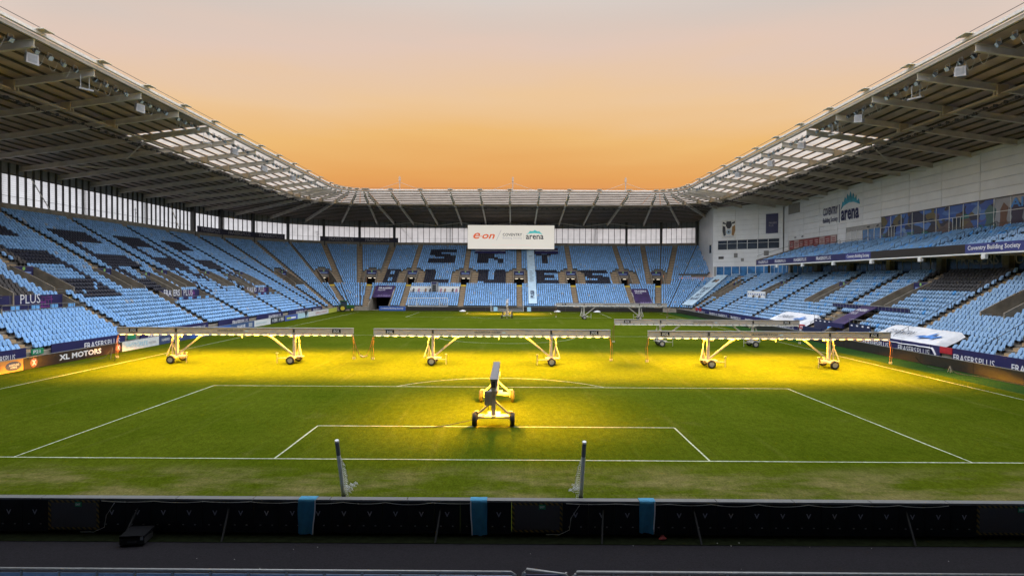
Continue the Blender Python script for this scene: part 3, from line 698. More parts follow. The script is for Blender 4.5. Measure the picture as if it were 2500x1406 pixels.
# purlins
cut = lambda s: s
for k, r in enumerate(RP):
    for a, b in ((RAF[0], S1), (S1, S2), (S2, S3), (S3, S4), (S4, RAF[-1])):
        if a >= S3 and r > rend((a+b)/2)+.5: b = min(b, S3+10.5) if a == S3 else a
        if b-a < .5: continue
        strip(MB(), a, b, r-.05, zr(r)+.02, zr(r)+.22, .10).build('purlin', M['purl'], roof)
# sheets
def sheet(name, s0, s1, r0, r1, m, dz=.26, th=.05):
    A, B, D, E_ = pt(s0+1e-6, r0), pt(s1-1e-6, r0), pt(s1-1e-6, r1), pt(s0+1e-6, r1)
    return MB().ext([(*A, zr(r0)+dz), (*B, zr(r0)+dz), (*D, zr(r1)+dz), (*E_, zr(r1)+dz)], (0, 0, th)).build(name, m, roof)
for s0, s1 in ends:
    y = s0 if s0 < S1 else (CY-(s1-S4) if s1 > S4 else 99); tr = y > 52
    if tr:
        for k in range(7):
            o_ = sheet('translucent_panel', s0+hw((s0+s1)/2, 12, .06), s1-hw((s0+s1)/2, 12, .06), RP[k]+.06, RP[k+1]-.06, MAT['rooflight'], .24, .02)
        sheet('roof_sheet', s0, s1, RP[7], 38.2, M['deck'])
    else: sheet('roof_sheet', s0, s1, 6.5, 38.2, M['deck'])
# diagonal wind bracing and hanging posts
for y in (24.5, 52.5, 80.5):
    for sd in (0, 1):
        f_ = (lambda yy, r: pt(yy, r)) if sd == 0 else (lambda yy, r: pt(sR(yy), r))
        MB().beam((*f_(y, 15), zr(15)-.9), (*f_(y+7, 22), zr(22)-.8), .12, .12).build('wind_brace', M['steel'], roof)
        MB().beam((*f_(y+7, 30), zr(30)-.8), (*f_(y+14, 23), zr(23)-.8), .12, .12).build('wind_brace', M['steel'], roof)
        MB().beam((*f_(y, 14.5), 25.3), (*f_(y, 12.5), zr(12.5)-.6), .16, .16).build('hanger_post', M['girder'], roof)
for x in SFX[1:-1:2]:
    for e in (-1, 1): MB().beam((*pt(sF(x), 33), zr(33)-.85), (*pt(sF(x+e*6.5), 36.5), zr(36.5)-.9), .12, .12).build('wind_brace', M['steel'], roof)
# cable tray under the girder: untidy run of dark cable
tr_ = MB()
for a, b in ((RAF[3], S1), (S1, S2), (S2, S3), (S3, S4), (S4, RAF[-4])):
    n = int((b-a)*1.6)
    for i in range(n):
        s = a+(b-a)*(i+.5)/n; P = basis(s, 15.4, zr(15.4)-1.35+random.uniform(-.12, .1)); tr_.M = P
        tr_.box(-.36, .36, -.16, -.10, 0, .05); tr_.box(-.36, .36, .10, .16, 0, .05)
        if i % 2 == 0: tr_.box(-.03, .03, -.16, .16, -.02, .2); tr_.box(random.uniform(-.3, 0), random.uniform(.05, .3), -.1, .1, -.1, .15)
tr_.M = None; o = tr_.build('cable_tray', M['dark'], roof); o['kind'] = 'stuff'
# masts behind the far roof
for x, n_ in ((-33.5, 'left'), (0.6, 'middle'), (34.6, 'right')):
    t = thing('roof_mast', f'pale mast with stay cables above the far roof, {n_} of three', 'mast', (x, 152, 0), group='masts above the far roof')
    MB().cyl((x, 152, 0), (x, 152, 38.3), .3, 10, .16).build('mast', mat('hazed_mast', (.36, .25, .17), .7), t)  # orange tint puts the haze of the low sky into the colour
    MB().box(x-.28, x+.28, 151.72, 152.28, 36.8, 38.0).build('mast_head', MAT['hazed_mast'], t)
    for e in (-1, 1): MB().cyl((x+e*.2, 152, 36.4), (x+e*9, 150, 33.0), .07, 5).build('stay_cable', MAT['hazed_mast'], t)

# ------------------------------------------------------------------ main stand building on the right
g = GS['right']; WX = 61.0
# white clad wall: separate panels with recessed joints
MB().box(WX+.14, WX+.5, 2, 106.2, 12.5, 25.4).build('backing_wall', mat('joint_grey', (.30, .29, .28), .7), g)
ph, pw = 1.15, 6.7
def openings(y0, y1, z0, z1):
    for (a, b, c, d) in ((4, 71.4, 13.2, 18.0), (71.4, 81.4, 13.2, 16.4), (84.2, 103.4, 13.2, 16.2)):
        if y0 < b-.05 and y1 > a+.05 and z0 < d-.05 and z1 > c+.05: return True
    return False
zs = [13.2, 14.2, 15.2, 16.2, 17.1, 18.0]+[18.0+1.2*k for k in range(1, 7)]
ys = [4+6.74*k for k in range(11)][:11]+[71.4+ (106.1-71.4)/5*k for k in range(1, 6)]
ys = [4+67.4/10*k for k in range(11)]+[71.4+5*k for k in (1, 2)]+[84.2, 90.6, 97, 103.4, 106.1]
for i in range(len(ys)-1):
    for j in range(len(zs)-1):
        y0, y1, z0, z1 = ys[i], ys[i+1], zs[j], zs[j+1]
        if z1 > 25.3: z1 = 25.3
        if openings(y0, y1, z0, z1): continue
        MB().box(WX, WX+.16, y0+.035, y1-.035, z0+.02, z1-.02).build('cladding_panel', M['white'], g)
# mural glazing
def mural():
    m = bpy.data.materials.new('mural_film'); m.use_nodes = True; t = m.node_tree; b = t.nodes['Principled BSDF']; b.inputs['Roughness'].default_value = .2
    gg = t.nodes.new('ShaderNodeNewGeometry'); mp = t.nodes.new('ShaderNodeMapping'); mp.inputs['Scale'].default_value = (1, .42, .62); t.links.new(gg.outputs['Position'], mp.inputs[0])
    n = t.nodes.new('ShaderNodeTexNoise'); n.inputs['Scale'].default_value = .55; n.inputs['Detail'].default_value = 1.5; t.links.new(mp.outputs[0], n.inputs['Vector'])
    ad = t.nodes.new('ShaderNodeVectorMath'); ad.operation = 'MULTIPLY_ADD'; ad.inputs[1].default_value = (2.5, 2.5, 2.5); t.links.new(n.outputs['Color'], ad.inputs[0]); t.links.new(mp.outputs[0], ad.inputs[2])
    v = t.nodes.new('ShaderNodeTexVoronoi'); v.inputs['Scale'].default_value = 1.5; t.links.new(ad.outputs[0], v.inputs['Vector'])
    s = t.nodes.new('ShaderNodeSeparateColor'); t.links.new(v.outputs['Color'], s.inputs[0])
    r = t.nodes.new('ShaderNodeValToRGB'); r.color_ramp.interpolation = 'CONSTANT'
    cs = [(.03, .04, .08), (.03, .09, .34), (.05, .12, .36), (.11, .08, .08), (.08, .18, .45), (.02, .15, .14), (.14, .12, .07), (.10, .09, .22), (.04, .05, .08), (.04, .10, .34), (.16, .26, .42), (.03, .03, .05)]
    e = r.color_ramp.elements
    for i, c in enumerate(cs):
        q = e[i] if i < 2 else e.new(i/len(cs)); q.position = i/len(cs); q.color = (*c, 1)
    t.links.new(s.outputs[0], r.inputs[0]); t.links.new(r.outputs[0], b.inputs['Base Color']); MAT['mural'] = m; return m
MUR = mural(); GREYF = mat('grey_film', (.30, .31, .34), .2, var=.15, scale=.4)
n = 27
for k in range(n):
    y0 = 4+67.4*k/n; y1 = 4+67.4*(k+1)/n
    m = MUR if y0 > 47 else GREYF
    for z0, z1 in ((13.4, 16.22), (16.28, 17.9)):
        MB().box(WX+.05, WX+.09, y0+.03, y1-.03, z0, z1).build('mural_pane', m, g)
    MB().box(WX-.03, WX+.10, y0-.035, y0+.03, 13.4, 17.95).build('window_mullion', M['wpaint'], g)
MB().box(WX-.02, WX+.1, 4, 71.3, 16.22, 16.28).build('window_transom', M['wpaint'], g); MB().box(WX-.06, WX+.12, 4, 71.4, 17.9, 18.02).build('window_head', M['dark'], g)
for y in (68.6, 55.0, 40):
    MB().box(WX-.05, WX+.03, y-.7, y+.7, 13.4, 16.15).build('door', M['glassd'], g)
    for a in (-.72, -.03, .66): MB().box(WX-.07, WX-.05, y+a, y+a+.07, 13.4, 16.2).build('door_frame', M['wpaint'], g)
text('All t', (WX, 46.5, 16.5), (0, -1, 0), (0, 0, 1), 3.6, 1.15, mat('mural_blue_letters', (.05, .22, .55), .4), g, bold=.02)
for y0, y1, c in ((46.8, 48.2, (.14, .07, .05)), (48.6, 50.6, (.05, .12, .12)), (44.6, 46.9, (.03, .025, .06))):
    MB().ext([(WX+.03, y1, 13.9), (WX+.03, (y0+y1)/2+.5, 15.4), (WX+.03, y1-.2, 16.5), (WX+.03, (y0+y1)/2, 17.3), (WX+.03, y0, 16.6), (WX+.03, y0+.3, 15.2), (WX+.03, y0-.4, 13.9)], (-.01, 0, 0)).build('mural_figure', mat('mural_fig%d' % int(y0), c, .4), g)
for k in range(6):
    y0 = 71.5+10*k/6
    MB().box(WX+.05, WX+.09, y0+.06, y0+1.6, 13.4, 16.3).build('window_pane', M['glassb'] if k < 3 else mat('white_film', (.5, .5, .5), .3), g)
    MB().box(WX-.02, WX+.08, y0-.05, y0+.06, 13.4, 16.4).build('window_mullion', M['wpaint'], g)
redm = mat('red_board', (.24, .05, .05), .5, var=.25, scale=.9); redp = mat('red_board_print', (.42, .30, .28), .5)
for k in range(9):
    y0 = 84.6+18.4*k/9; y1 = y0+18.4/9-.12
    MB().box(WX+.0, WX+.1, y0, y1, 13.9, 16.1).build('honours_board', redp if k in (0, 2, 7) else redm, g)
    for j in range(3): MB().box(WX-.012, WX-.001, y0+.35, y1-.35-.2*(j % 2), 14.75+.38*j, 14.92+.38*j).build('board_print', redm if k in (0, 2, 7) else redp, g)
MB().box(WX-.06, WX+.02, 98.5, 103.5, 21.9, 24.0).build('louvre_panel', mat('louvre_grey', (.20, .19, .18), .6), g)
for k in range(8): MB().box(WX-.10, WX-.062, 98.55, 103.45, 22.0+.25*k, 22.12+.25*k).build('louvre_slat', mat('louvre_slat', (.27, .26, .25), .5), g)
for y in (72, 74.5, 97, 100): MB().cyl((WX, y, 16.75), (WX-.35, y, 16.65), .09).build('wall_camera', M['dark'], g)
# arena sign
NV = M['txtn']
text('COVENTRY', (WX-.05, 89.2, 20.0), (0, -1, 0), (0, 0, 1), 5.1, 1.5, NV, g, bold=.025); text('Building Society', (WX-.05, 89.2, 18.35), (0, -1, 0), (0, 0, 1), 5.1, 1.25, NV, g, bold=.02)
MB().box(WX-.08, WX-.02, 83.5, 83.65, 18.3, 21.6).build('sign_bar', NV, g)
text('arena', (WX-.05, 83.0, 18.5), (0, -1, 0), (0, 0, 1), 5.6, 1.9, NV, g, bold=.03)
fl = [(83.2, 20.5), (82.2, 21.2), (80.5, 21.6), (79.0, 21.5), (77.2, 20.9), (77.6, 21.9), (78.1, 21.5), (78.3, 22.6), (78.8, 22.0), (79.2, 23.1), (79.6, 22.3), (80.1, 23.5), (80.5, 22.5), (81.0, 23.2), (81.3, 22.2), (81.8, 22.7), (82.2, 21.8), (82.6, 22.0), (82.8, 21.2)]
MB().ext([(WX-.03, y, z) for y, z in fl], (-.05, 0, 0)).build('flame_emblem', mat('teal_emblem', (.05, .32, .46), .4, var=.4, scale=.9), g)
# corner block
def blockM(): 
    d = Vector((BP1[0]-BP0[0], BP1[1]-BP0[1], 0)); L = d.length; d.normalize(); n = Vector((d.y, -d.x, 0))
    return Matrix(((d.x, n.x, 0, BP0[0]), (d.y, n.y, 0, BP0[1]), (0, 0, 1, 0), (0, 0, 0, 1))), L
BM, BL_ = blockM()
if (BM @ Vector((0, 1, 0))-BM @ Vector((0, 0, 0))).dot(Vector((-1, -1, 0))) > 0: pass
MB(BM).box(0, BL_, .0, .4, 7.5, 25.4) if False else None
sgn = -1 if (BM.to_3x3() @ Vector((0, 1, 0))).dot(Vector((1, 1, 0))) > 0 else 1     # local y towards the pitch = sgn
f_ = sgn
bk = MB(BM); bk.box(0.02, BL_-.02, -f_*.5 if f_ > 0 else .16, -f_*.16 if f_ > 0 else .5, 7.0, 25.2); bk.build('block_wall', MAT['joint_grey'], g)
zb = [7.2, 8.5]+[10.9+.98*k for k in range(5)]+[17.0+1.15*k for k in range(8)]
for j in range(len(zb)-1):
    if zb[j] < 9 and zb[j+1] > 9.5: continue
    if 14.7 < zb[j] < 16.9: continue
    for i in range(3):
        MB(BM).box(BL_*i/3+.03, BL_*(i+1)/3-.03, -f_*.16, 0, zb[j]+.018, zb[j+1]-.018).build('cladding_panel', M['white'], g) if f_ > 0 else MB(BM).box(BL_*i/3+.03, BL_*(i+1)/3-.03, 0, .16, zb[j]+.018, zb[j+1]-.018).build('cladding_panel', M['white'], g)
B2 = lambda x0, x1, d0, d1, z0, z1: MB(BM).box(x0, x1, min(f_*d0, f_*d1), max(f_*d0, f_*d1), z0, z1)
for k in range(8): B2(.9+1.9*k, .9+1.9*k+1.8, -.14, -.08, 8.5, 10.85).build('window_pane', M['glassb'], g); B2(.8+1.9*k, .9+1.9*k, -.12, .02, 8.5, 10.9).build('window_mullion', M['wpaint'], g)
B2(.0, BL_, -.12, .0, 10.78, 10.92).build('window_head', M['wpaint'], g)
for k in range(6): B2(1.2+2.4*k, 1.2+2.4*k+2.3, -.14, -.08, 14.85, 16.9).build('window_pane', M['glassd'], g); B2(1.1+2.4*k, 1.2+2.4*k, -.12, .03, 14.85, 16.95).build('window_mullion', M['wpaint'], g)
B2(0, 1.1, -.14, .0, 14.82, 16.98).build('cladding_panel', M['white'], g); B2(15.6, BL_, -.14, .0, 14.82, 16.98).build('cladding_panel', M['white'], g)
B2(1.1, 15.6, -.12, .02, 16.2, 16.26).build('window_transom', M['wpaint'], g)
B2(12.6, 15.3, .0, .08, 18.2, 22.6).build('sign_panel', M['navy'], g)
dx = BM.to_3x3() @ Vector((1, 0, 0))
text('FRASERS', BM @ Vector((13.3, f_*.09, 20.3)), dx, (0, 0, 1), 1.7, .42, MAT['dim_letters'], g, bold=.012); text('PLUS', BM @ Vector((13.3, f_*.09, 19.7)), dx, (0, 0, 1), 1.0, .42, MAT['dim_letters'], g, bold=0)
# crest: shield with ball, dark bird, brown bird, ribbon
cr = BM @ Matrix.Translation((3.9, f_*.05, 19.6))
def poly(pts, m, name, d=.02): MB(cr).ext([(x, 0, z) for x, z in pts], (0, f_*d, 0)).build(name, m, g)
poly([(-1.7, -2.1), (1.7, -2.1), (1.7, 2.2), (-1.7, 2.2)], mat('crest_white', (.66, .64, .6), .5), 'crest_board', .03)
cd_ = mat('crest_dark', (.03, .03, .04)); cb_ = mat('crest_brown', (.28, .14, .04)); cw_ = mat('crest_sky', (.35, .45, .55))
poly([(-.55, 1.9), (.55, 1.9), (.75, .9), (.3, .2), (-.3, .2), (-.75, .9)], cd_, 'crest_shield', .05)
poly([(-1.5, .9), (-.85, .7), (-.7, -1.3), (-1.2, -1.6), (-1.55, -.3)], cd_, 'crest_bird', .05); poly([(1.5, 1.0), (.85, .6), (.7, -1.3), (1.2, -1.6), (1.6, -.3)], cb_, 'crest_bird', .05)
poly([(.62*math.cos(t*.5236), -.6+.62*math.sin(t*.5236)) for t in range(12)], cw_, 'crest_ball', .06)
poly([(.25*math.cos(t*1.2566+.3), -.6+.25*math.sin(t*1.2566+.3)) for t in range(5)], cd_, 'crest_ball_patch', .07)
poly([(-1.4, -1.5), (1.4, -1.5), (1.1, -1.9), (-1.1, -1.9)], mat('crest_ribbon', (.5, .5, .52)), 'crest_ribbon', .06)
poly([(-1.5, 1.9), (-.7, 1.5), (-.7, 1.2), (-1.5, 1.4)], cd_, 'crest_scroll', .05); poly([(1.5, 1.9), (.7, 1.5), (.7, 1.2), (1.5, 1.4)], cd_, 'crest_scroll', .05)
for x, z, w_, h_ in ((1.4, 12.6, 1.3, .6), (5.2, 12.9, .9, 1.0), (6.9, 12.0, .7, .7), (12.2, 13.2, 1.1, 1.1)): B2(x, x+w_, 0, .06, z, z+h_).build('wall_vent', mat('vent_grey', (.19, .18, .17), .6) if x > 2 else M['dark'], g)
# side wall of the block facing the far stand
MB().ext([(*BP0, 5.5), (52.2, 141.5, 14), (52.2, 141.5, 25.2), (*BP0, 25.2)], (.3, -.05, 0)).build('block_side_wall', M['white'], g)
MB().box(49.62, 49.9, 119.6, 121.0, 14.2, 16.2).build('side_window', M['glassd'], g)
MB().box(BP1[0], BP1[0]+.3, 105.5, 106.4, 13.5, 25.2).build('wall_return', M['white'], g)
# upper tier
ut = MB()
for i in range(UN):
    x0 = UX+i*UT; z = UZ+i*UH
    ut.quad((x0, 4, z), (x0, 93.8, z), (x0+UT+.01, 93.8, z), (x0+UT+.01, 4, z)); ut.quad((x0, 4, z-UH), (x0, 93.8, z-UH), (x0, 93.8, z), (x0, 4, z))
ut.build('upper_terrace', M['terr'], g)
MB().box(UX+UN*UT, WX+.1, 4, 106, UZ+UN*UH-UH-.4, UZ+UN*UH-UH+.02).build('upper_walkway', M['terr'], g)
for a in UA:
    ab = MB()
    for i in range(UN): ab.box(UX+i*UT+.01, UX+i*UT+.5, a-.55, a+.55, UZ+i*UH, UZ+i*UH+.014); ab.box(UX+i*UT+.5, UX+i*UT+UT, a-.55, a+.55, UZ+i*UH, UZ+i*UH+.21)
    ab.build('aisle_steps', M['step'], g)
    for i in range(2, UN, 2):
        x = UX+i*UT; z = UZ+i*UH; MB().tube([(x, a+.5, z), (x, a+.5, z+.95), (x+.15, a+.5, z+1.05), (x+.8, a+.5, z+1.05+.3), (x+.92, a+.5, z+1.2), (x+.92, a+.5, z+.4)], .03, 5).build('aisle_handrail', M['dark'], g)
rl = MB()
for y in np.arange(36, 93, 1.9): rl.cyl((60.0, y, 13.6), (60.0, y, 14.7), .025, 5)
rl.cyl((60.0, 36, 14.7), (60.0, 92.2, 14.7), .03, 5); rl.cyl((60.0, 36, 14.2), (60.0, 92.2, 14.2), .03, 5); rl.build('walkway_rail', M['dark'], g)
# fascia of the upper tier
FXp = 50.1
def fascia(y0, y1, m): MB().box(FXp, FXp+.1, y0+.01, y1-.01, 10.62, 11.62).build('fascia_panel', m, g)
for y0, y1, m in ((62.3, 94, M['navy']), (56.2, 62.3, mat('fascia_blue', (.035, .045, .20), .5)), (39.4, 56.2, M['led']), (4, 39.4, MAT['fascia_blue'])): fascia(y0, y1, m)
for y in (92.9, 85.6, 78.2, 70.6): fplus((FXp, y, 10.9), (0, -1, 0), (0, 0, 1), 4.4, .5, g)
for y in (61.9,): text('Coventry Building Society', (FXp, y, 10.8), (0, -1, 0), (0, 0, 1), 5.4, .58, M['txt'], g, bold=.015)
text('Coventry Building Society', (FXp, 39.0, 10.8), (0, -1, 0), (0, 0, 1), 6.6, .62, M['txt'], g, bold=.015)
MB().box(FXp-.02, FXp+.3, 4, 94, 10.45, 10.6).build('fascia_edge', M['wpaint'], g)
MB().ext([(FXp+.12, 4, 10.6), (FXp+.12, 94, 10.6), (UX+.3, 94, 11.3), (UX+.3, 4, 11.3)], (.05, 0, 0)).build('fascia_upstand', M['conc'], g)
MB().ext([(FXp, 94, 10.5), (UX+UN*UT, 94, 13.5), (UX+UN*UT, 94, 14.5), (FXp, 94, 11.7)], (0, .2, 0)).build('tier_end_wall', M['conc'], g)
MB().cyl((FXp+.2, 94.1, 12.5), (UX+UN*UT, 94.1, 15.4), .04).build('tier_end_rail', M['rail'], g)
MB().ext([(FXp+.3, 4, 10.45), (FXp+.3, 94, 10.45), (WX-2, 94, 12.2), (WX-2, 4, 12.2)], (0, 0, .1)).build('soffit', mat('soffit_cream', (.62, .54, .43), .6), g)
for k in range(9):
    y = 8+9.6*k
    MB().ext([(FXp+.35, y-.2, 10.44), (57.5, y-.2, 11.3), (57.5, y-.2, 10.2)], (0, .4, 0)).build('soffit_fin', MAT['soffit_cream'], g)
    MB().box(FXp-.12, FXp+.22, y-.25, y+.25, 9.95, 10.44).build('speaker_box', M['wpaint'], g)
# boxes under the overhang
LX = 57.6
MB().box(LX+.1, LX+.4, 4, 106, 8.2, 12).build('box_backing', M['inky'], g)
y = 104.5; k = 0
while y > 6:
    wd = 1.9
    if k % 6 == 5: MB().box(LX-.6, LX+.1, y-.9, y, 8.2, 11.6).build('column', M['conc'], g); y -= .95
    else:
        MB().box(LX, LX+.05, y-wd+.05, y-.05, 8.4, 11.4).build('window_pane', M['glassb'] if y > 88 else M['glassd'], g); MB().box(LX-.04, LX+.06, y-.05, y+.03, 8.3, 11.6).build('window_mullion', mat('bronze_frame', (.45, .38, .28), .5) if y < 88 else M['wpaint'], g); y -= wd
    k += 1
MB().box(rowr(18)+CX-.05, LX+.1, 4, 106, 8.1, 8.26).build('box_walkway', M['terr'], g)
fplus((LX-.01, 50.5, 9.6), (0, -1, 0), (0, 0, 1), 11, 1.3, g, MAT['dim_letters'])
# navy fascia along the front of both side stands
def front_fascia(st, a, b, txts, z1=1.45, m=None):
    strip(MB(), a, b, R0-.62, .3, z1, .1).build('fascia_panel', m or M['navy'], GS[st])
    for (s, W, H, dz) in txts:
        b_ = basis(s, R0-.62, 0); rt = b_.to_3x3() @ Vector((1, 0, 0)); fplus(b_ @ Vector((-W/2, -.0, .62+dz-(.12 if st == 'left' else 0))), rt, (0, 0, 1), W, H, GS[st])
for a, b, t in ((15, 25.6, [(23.2, 2.6, .55, 0)]), (28.4, 38.4, [(35, 5.2, .62, 0)]), (41, 55.6, [(45, 5.2, .62, 0), (52.4, 5, .62, 0)]), (58.4, 68, [(65, 5, .62, 0)]), (70.8, 81.6, [(78, 5.2, .62, 0)]), (84.4, 94.3, [(90.6, 5, .62, 0)]), (97, 103.5, [(100, 4.5, .6, 0)])): front_fascia('left', a, b, t)
for st_, s_ in (('left', 27), ('left', 39.7)): MB(basis(s_, R0-.62, 0)).box(-.85, .45, -.02, .06, .75, 1.25).build('exit_sign', mat('exit_green', (.02, .22, .10), .5), GS[st_])
b_ = basis(26.9, R0-.64, 0); text('P21', b_ @ Vector((-.6, -.01, .85)), b_.to_3x3() @ Vector((1, 0, 0)), (0, 0, 1), .75, .3, M['txt'], GS['left'], bold=.02)
for ya, yb in ((103.6, 95), (94.4, 84), (83.4, 70.2), (69.6, 57.6), (42.6, 30.4), (28.9, 16.5), (15.9, 4)):
    n_ = max(1, round((ya-yb)/6.5)); front_fascia('right', sR(ya), sR(yb), [(sR(ya-(k+.5)*(ya-yb)/n_+.6), 4.6, .62, -.24) for k in range(n_)], 1.5)
for y in (108, 100.6, 56.5, 29.6): MB(basis(sR(min(y, 103)), R0-.64, 0)).box(-.75, .75, -.05, .04, .9, 1.5).build('gate_sign', mat('gate_red', (.42, .02, .03), .5), GS['right'])
b_ = basis(sR(56.5), R0-.70, 0); text('P5', b_ @ Vector((-.35, -.01, 1.02)), b_.to_3x3() @ Vector((1, 0, 0)), (0, 0, 1), .7, .3, M['txt'], GS['right'], bold=.02)
for y in (9, 20, 31.5, 49, 66, 79):       # stair handrails of the lower tier
    rl = MB()
    for i in range(0, 17, 2):
        x, yy = pt(sR(y+6.5), rowr(i)); rl.cyl((x, yy, rowz(i)), (x, yy, rowz(i)+1.0), .025, 5)
    a, b = pt(sR(y+6.5), rowr(0)), pt(sR(y+6.5), rowr(16)); rl.cyl((*a, rowz(0)+1), (*b, rowz(16)+1), .03, 5); rl.build('aisle_handrail', M['dark'], g)
# white sponsor wall and press rail in the lower tier
b_ = basis(sR(86), rowr(7), 0)
MB(b_).box(-4.6, 3.4, .1, .2, rowz(7)-.3, rowz(7)+1.6).build('sponsor_backdrop', M['wpaint'], g)
for x in np.linspace(-4.2, 2.8, 8): MB(b_).box(x, x+.4, .08, .098, rowz(7)+.9, rowz(7)+1.15).build('backdrop_logo', M['blueb'], g)
# tunnel surround: walls, rails, awning
b_ = basis(sR(49.3), R0-.62, 0)
for sg, a, bb in ((-1, -6.6, -1.8), (1, 1.8, 6.0)):
    MB(b_).box(a, bb, -.25, -.1, 0, 1.35 if sg < 0 else 1.5).build('tunnel_screen', mat('screen_navy', (.012, .018, .06), .5), g)
    MB(b_).box(a, bb, 1.3, 1.4, .8, 2.4).build('tunnel_screen', MAT['screen_navy'], g)
    for q in range(4): MB(b_).box(a+.4+q*1.1, a+.75+q*1.1, 1.27, 1.298, 2.08, 2.24).build('screen_logo', M['txt'], g)
    rl = MB(b_); rl.cyl((a, 1.35, 2.9), (bb, 1.35, 2.9), .03, 5)
    for q in range(6): rl.cyl((a+(bb-a)*q/5, 1.35, 2.3), (a+(bb-a)*q/5, 1.35, 2.9), .025, 5)
    rl.build('tunnel_rail', M['galv'], g)
aw = MB(b_).ext([(-1.5, .8, 2.2), (1.5, .8, 2.2), (1.5, 4.9, 4.35), (-1.5, 4.9, 4.35)], (0, .02, -.06)); aw.build('tunnel_awning', M['purple'], g)
sl = (b_.to_3x3() @ Vector((0, 4.1, 2.15))).normalized(); rt = b_.to_3x3() @ Vector((1, 0, 0))
text('FRASERS', b_ @ Vector((-1.1, 3.7, 3.72)), rt, sl, 2.2, .6, M['txt'], g, bold=.012, off=.05); text('PLUS', b_ @ Vector((-1.1, 3.0, 3.35)), rt, sl, 1.3, .5, M['txt'], g, bold=0, off=.05)
MB(b_).box(-1.6, 1.6, .55, .8, 1.7, 2.25).build('tunnel_header', M['navy'], g)
rl = MB(basis(sR(49.3), rowr(6), 0))
for x in np.linspace(-9, 7, 24): rl.cyl((x, -.1, rowz(5)), (x, -.1, rowz(6)+1.0), .022, 5)
for zz in (1.0, .1): rl.cyl((-9, -.1, rowz(6)+zz), (7, -.1, rowz(6)+zz), .03, 5)
rl.build('guard_rail', M['galv'], g); MB(basis(sR(49.3), rowr(6), 0)).box(-9, 7, -.02, .04, rowz(6)+.5, rowz(6)+.92).build('guard_rail_banner', M['navy'], g)

# ------------------------------------------------------------------ the near stand, under whose roof the camera is
ns = thing('grandstand', 'near end grandstand the view is taken from, only its front rail in sight', 'grandstand', (0, -12, 0))
tb = MB()
for i in range(34):
    y0 = -12.0-i*.76; z = .55+i*.31
    tb.quad((-72, y0, z), (72, y0, z), (72, y0-.76, z), (-72, y0-.76, z)); tb.quad((-72, y0, z-.31), (72, y0, z-.31), (72, y0, z), (-72, y0, z))
tb.build('terrace', mat('pale_near_terrace', (.22, .30, .42), .8, var=.2), ns)  # bare steps, back wall and roof underside kept pale to bounce light
MB().box(-72, 72, -38.4, -38, 0, 27).build('rear_wall', M['white'], ns)
MB().ext([(-72, -4.6, 27.6), (72, -4.6, 27.6), (72, -40, 23.2), (-72, -40, 23.2)], (0, 0, .1)).build('roof_sheet', mat('near_deck', (.42, .40, .38), .7), ns)
MB().box(-71.5, -71, -40, 26, 0, 24).build('end_wall', M['white'], ns)
MB().box(71, 71.5, -40, 4, 0, 27).build('end_wall', M['white'], ns)
MB().box(-72, -36, -40, -10, 23.5, 23.6).build('corner_sheet', MAT['near_deck'], ns); MB().box(36, 72, -40, -10, 23.5, 23.6).build('corner_sheet', MAT['near_deck'], ns)

# ------------------------------------------------------------------ grow light rigs
def lampshape(name, col, k, wide, axis, along):
    """area lamp whose reflector throws an even strip of light to both sides"""
    l = bpy.data.lights.new(name, 'AREA'); l.shape = 'RECTANGLE'; l.color = col; l.use_nodes = True
    t = l.node_tree; em = t.nodes['Emission']; gg = t.nodes.new('ShaderNodeNewGeometry')
    dt = t.nodes.new('ShaderNodeVectorMath'); dt.operation = 'DOT_PRODUCT'; t.links.new(gg.outputs['Incoming'], dt.inputs[0]); t.links.new(gg.outputs['Normal'], dt.inputs[1])
    ab = t.nodes.new('ShaderNodeMath'); ab.operation = 'ABSOLUTE'; t.links.new(dt.outputs['Value'], ab.inputs[0])
    mx = t.nodes.new('ShaderNodeMath'); mx.operation = 'MAXIMUM'; mx.inputs[1].default_value = .08; t.links.new(ab.outputs[0], mx.inputs[0])
    pw = t.nodes.new('ShaderNodeMath'); pw.operation = 'POWER'; pw.inputs[1].default_value = -3.0; t.links.new(mx.outputs[0], pw.inputs[0])
    cutr = t.nodes.new('ShaderNodeMapRange'); cutr.interpolation_type = 'SMOOTHSTEP'
    c0, c1 = wide
    for i, v in zip((1, 2, 3, 4), (c0, c1, 0, 1)): cutr.inputs[i].default_value = v
    t.links.new(ab.outputs[0], cutr.inputs[0])
    ml = t.nodes.new('ShaderNodeMath'); ml.operation = 'MULTIPLY'; t.links.new(pw.outputs[0], ml.inputs[0]); t.links.new(cutr.outputs[0], ml.inputs[1])
    dx_ = t.nodes.new('ShaderNodeVectorMath'); dx_.operation = 'DOT_PRODUCT'; t.links.new(gg.outputs['Incoming'], dx_.inputs[0]); dx_.inputs[1].default_value = axis
    ax_ = t.nodes.new('ShaderNodeMath'); ax_.operation = 'ABSOLUTE'; t.links.new(dx_.outputs['Value'], ax_.inputs[0])
    cx_ = t.nodes.new('ShaderNodeMapRange'); cx_.interpolation_type = 'SMOOTHSTEP'
    for i, v in zip((1, 2, 3, 4), (*along, 1, 0)): cx_.inputs[i].default_value = v
    t.links.new(ax_.outputs[0], cx_.inputs[0]); mz = t.nodes.new('ShaderNodeMath'); mz.operation = 'MULTIPLY'; t.links.new(ml.outputs[0], mz.inputs[0]); t.links.new(cx_.outputs[0], mz.inputs[1])
    m2 = t.nodes.new('ShaderNodeMath'); m2.operation = 'MULTIPLY'; m2.inputs[1].default_value = k; t.links.new(mz.outputs[0], m2.inputs[0]); t.links.new(m2.outputs[0], em.inputs['Strength'])
    return l
GROW = (1.0, .44, .008)
bulb_on = mat('bulb_lit', (.9, .8, .5), .4, var=0, emit=(1, .62, .20), estr=9); bulb_off = mat('bulb_unlit', (.62, .60, .55), .3)
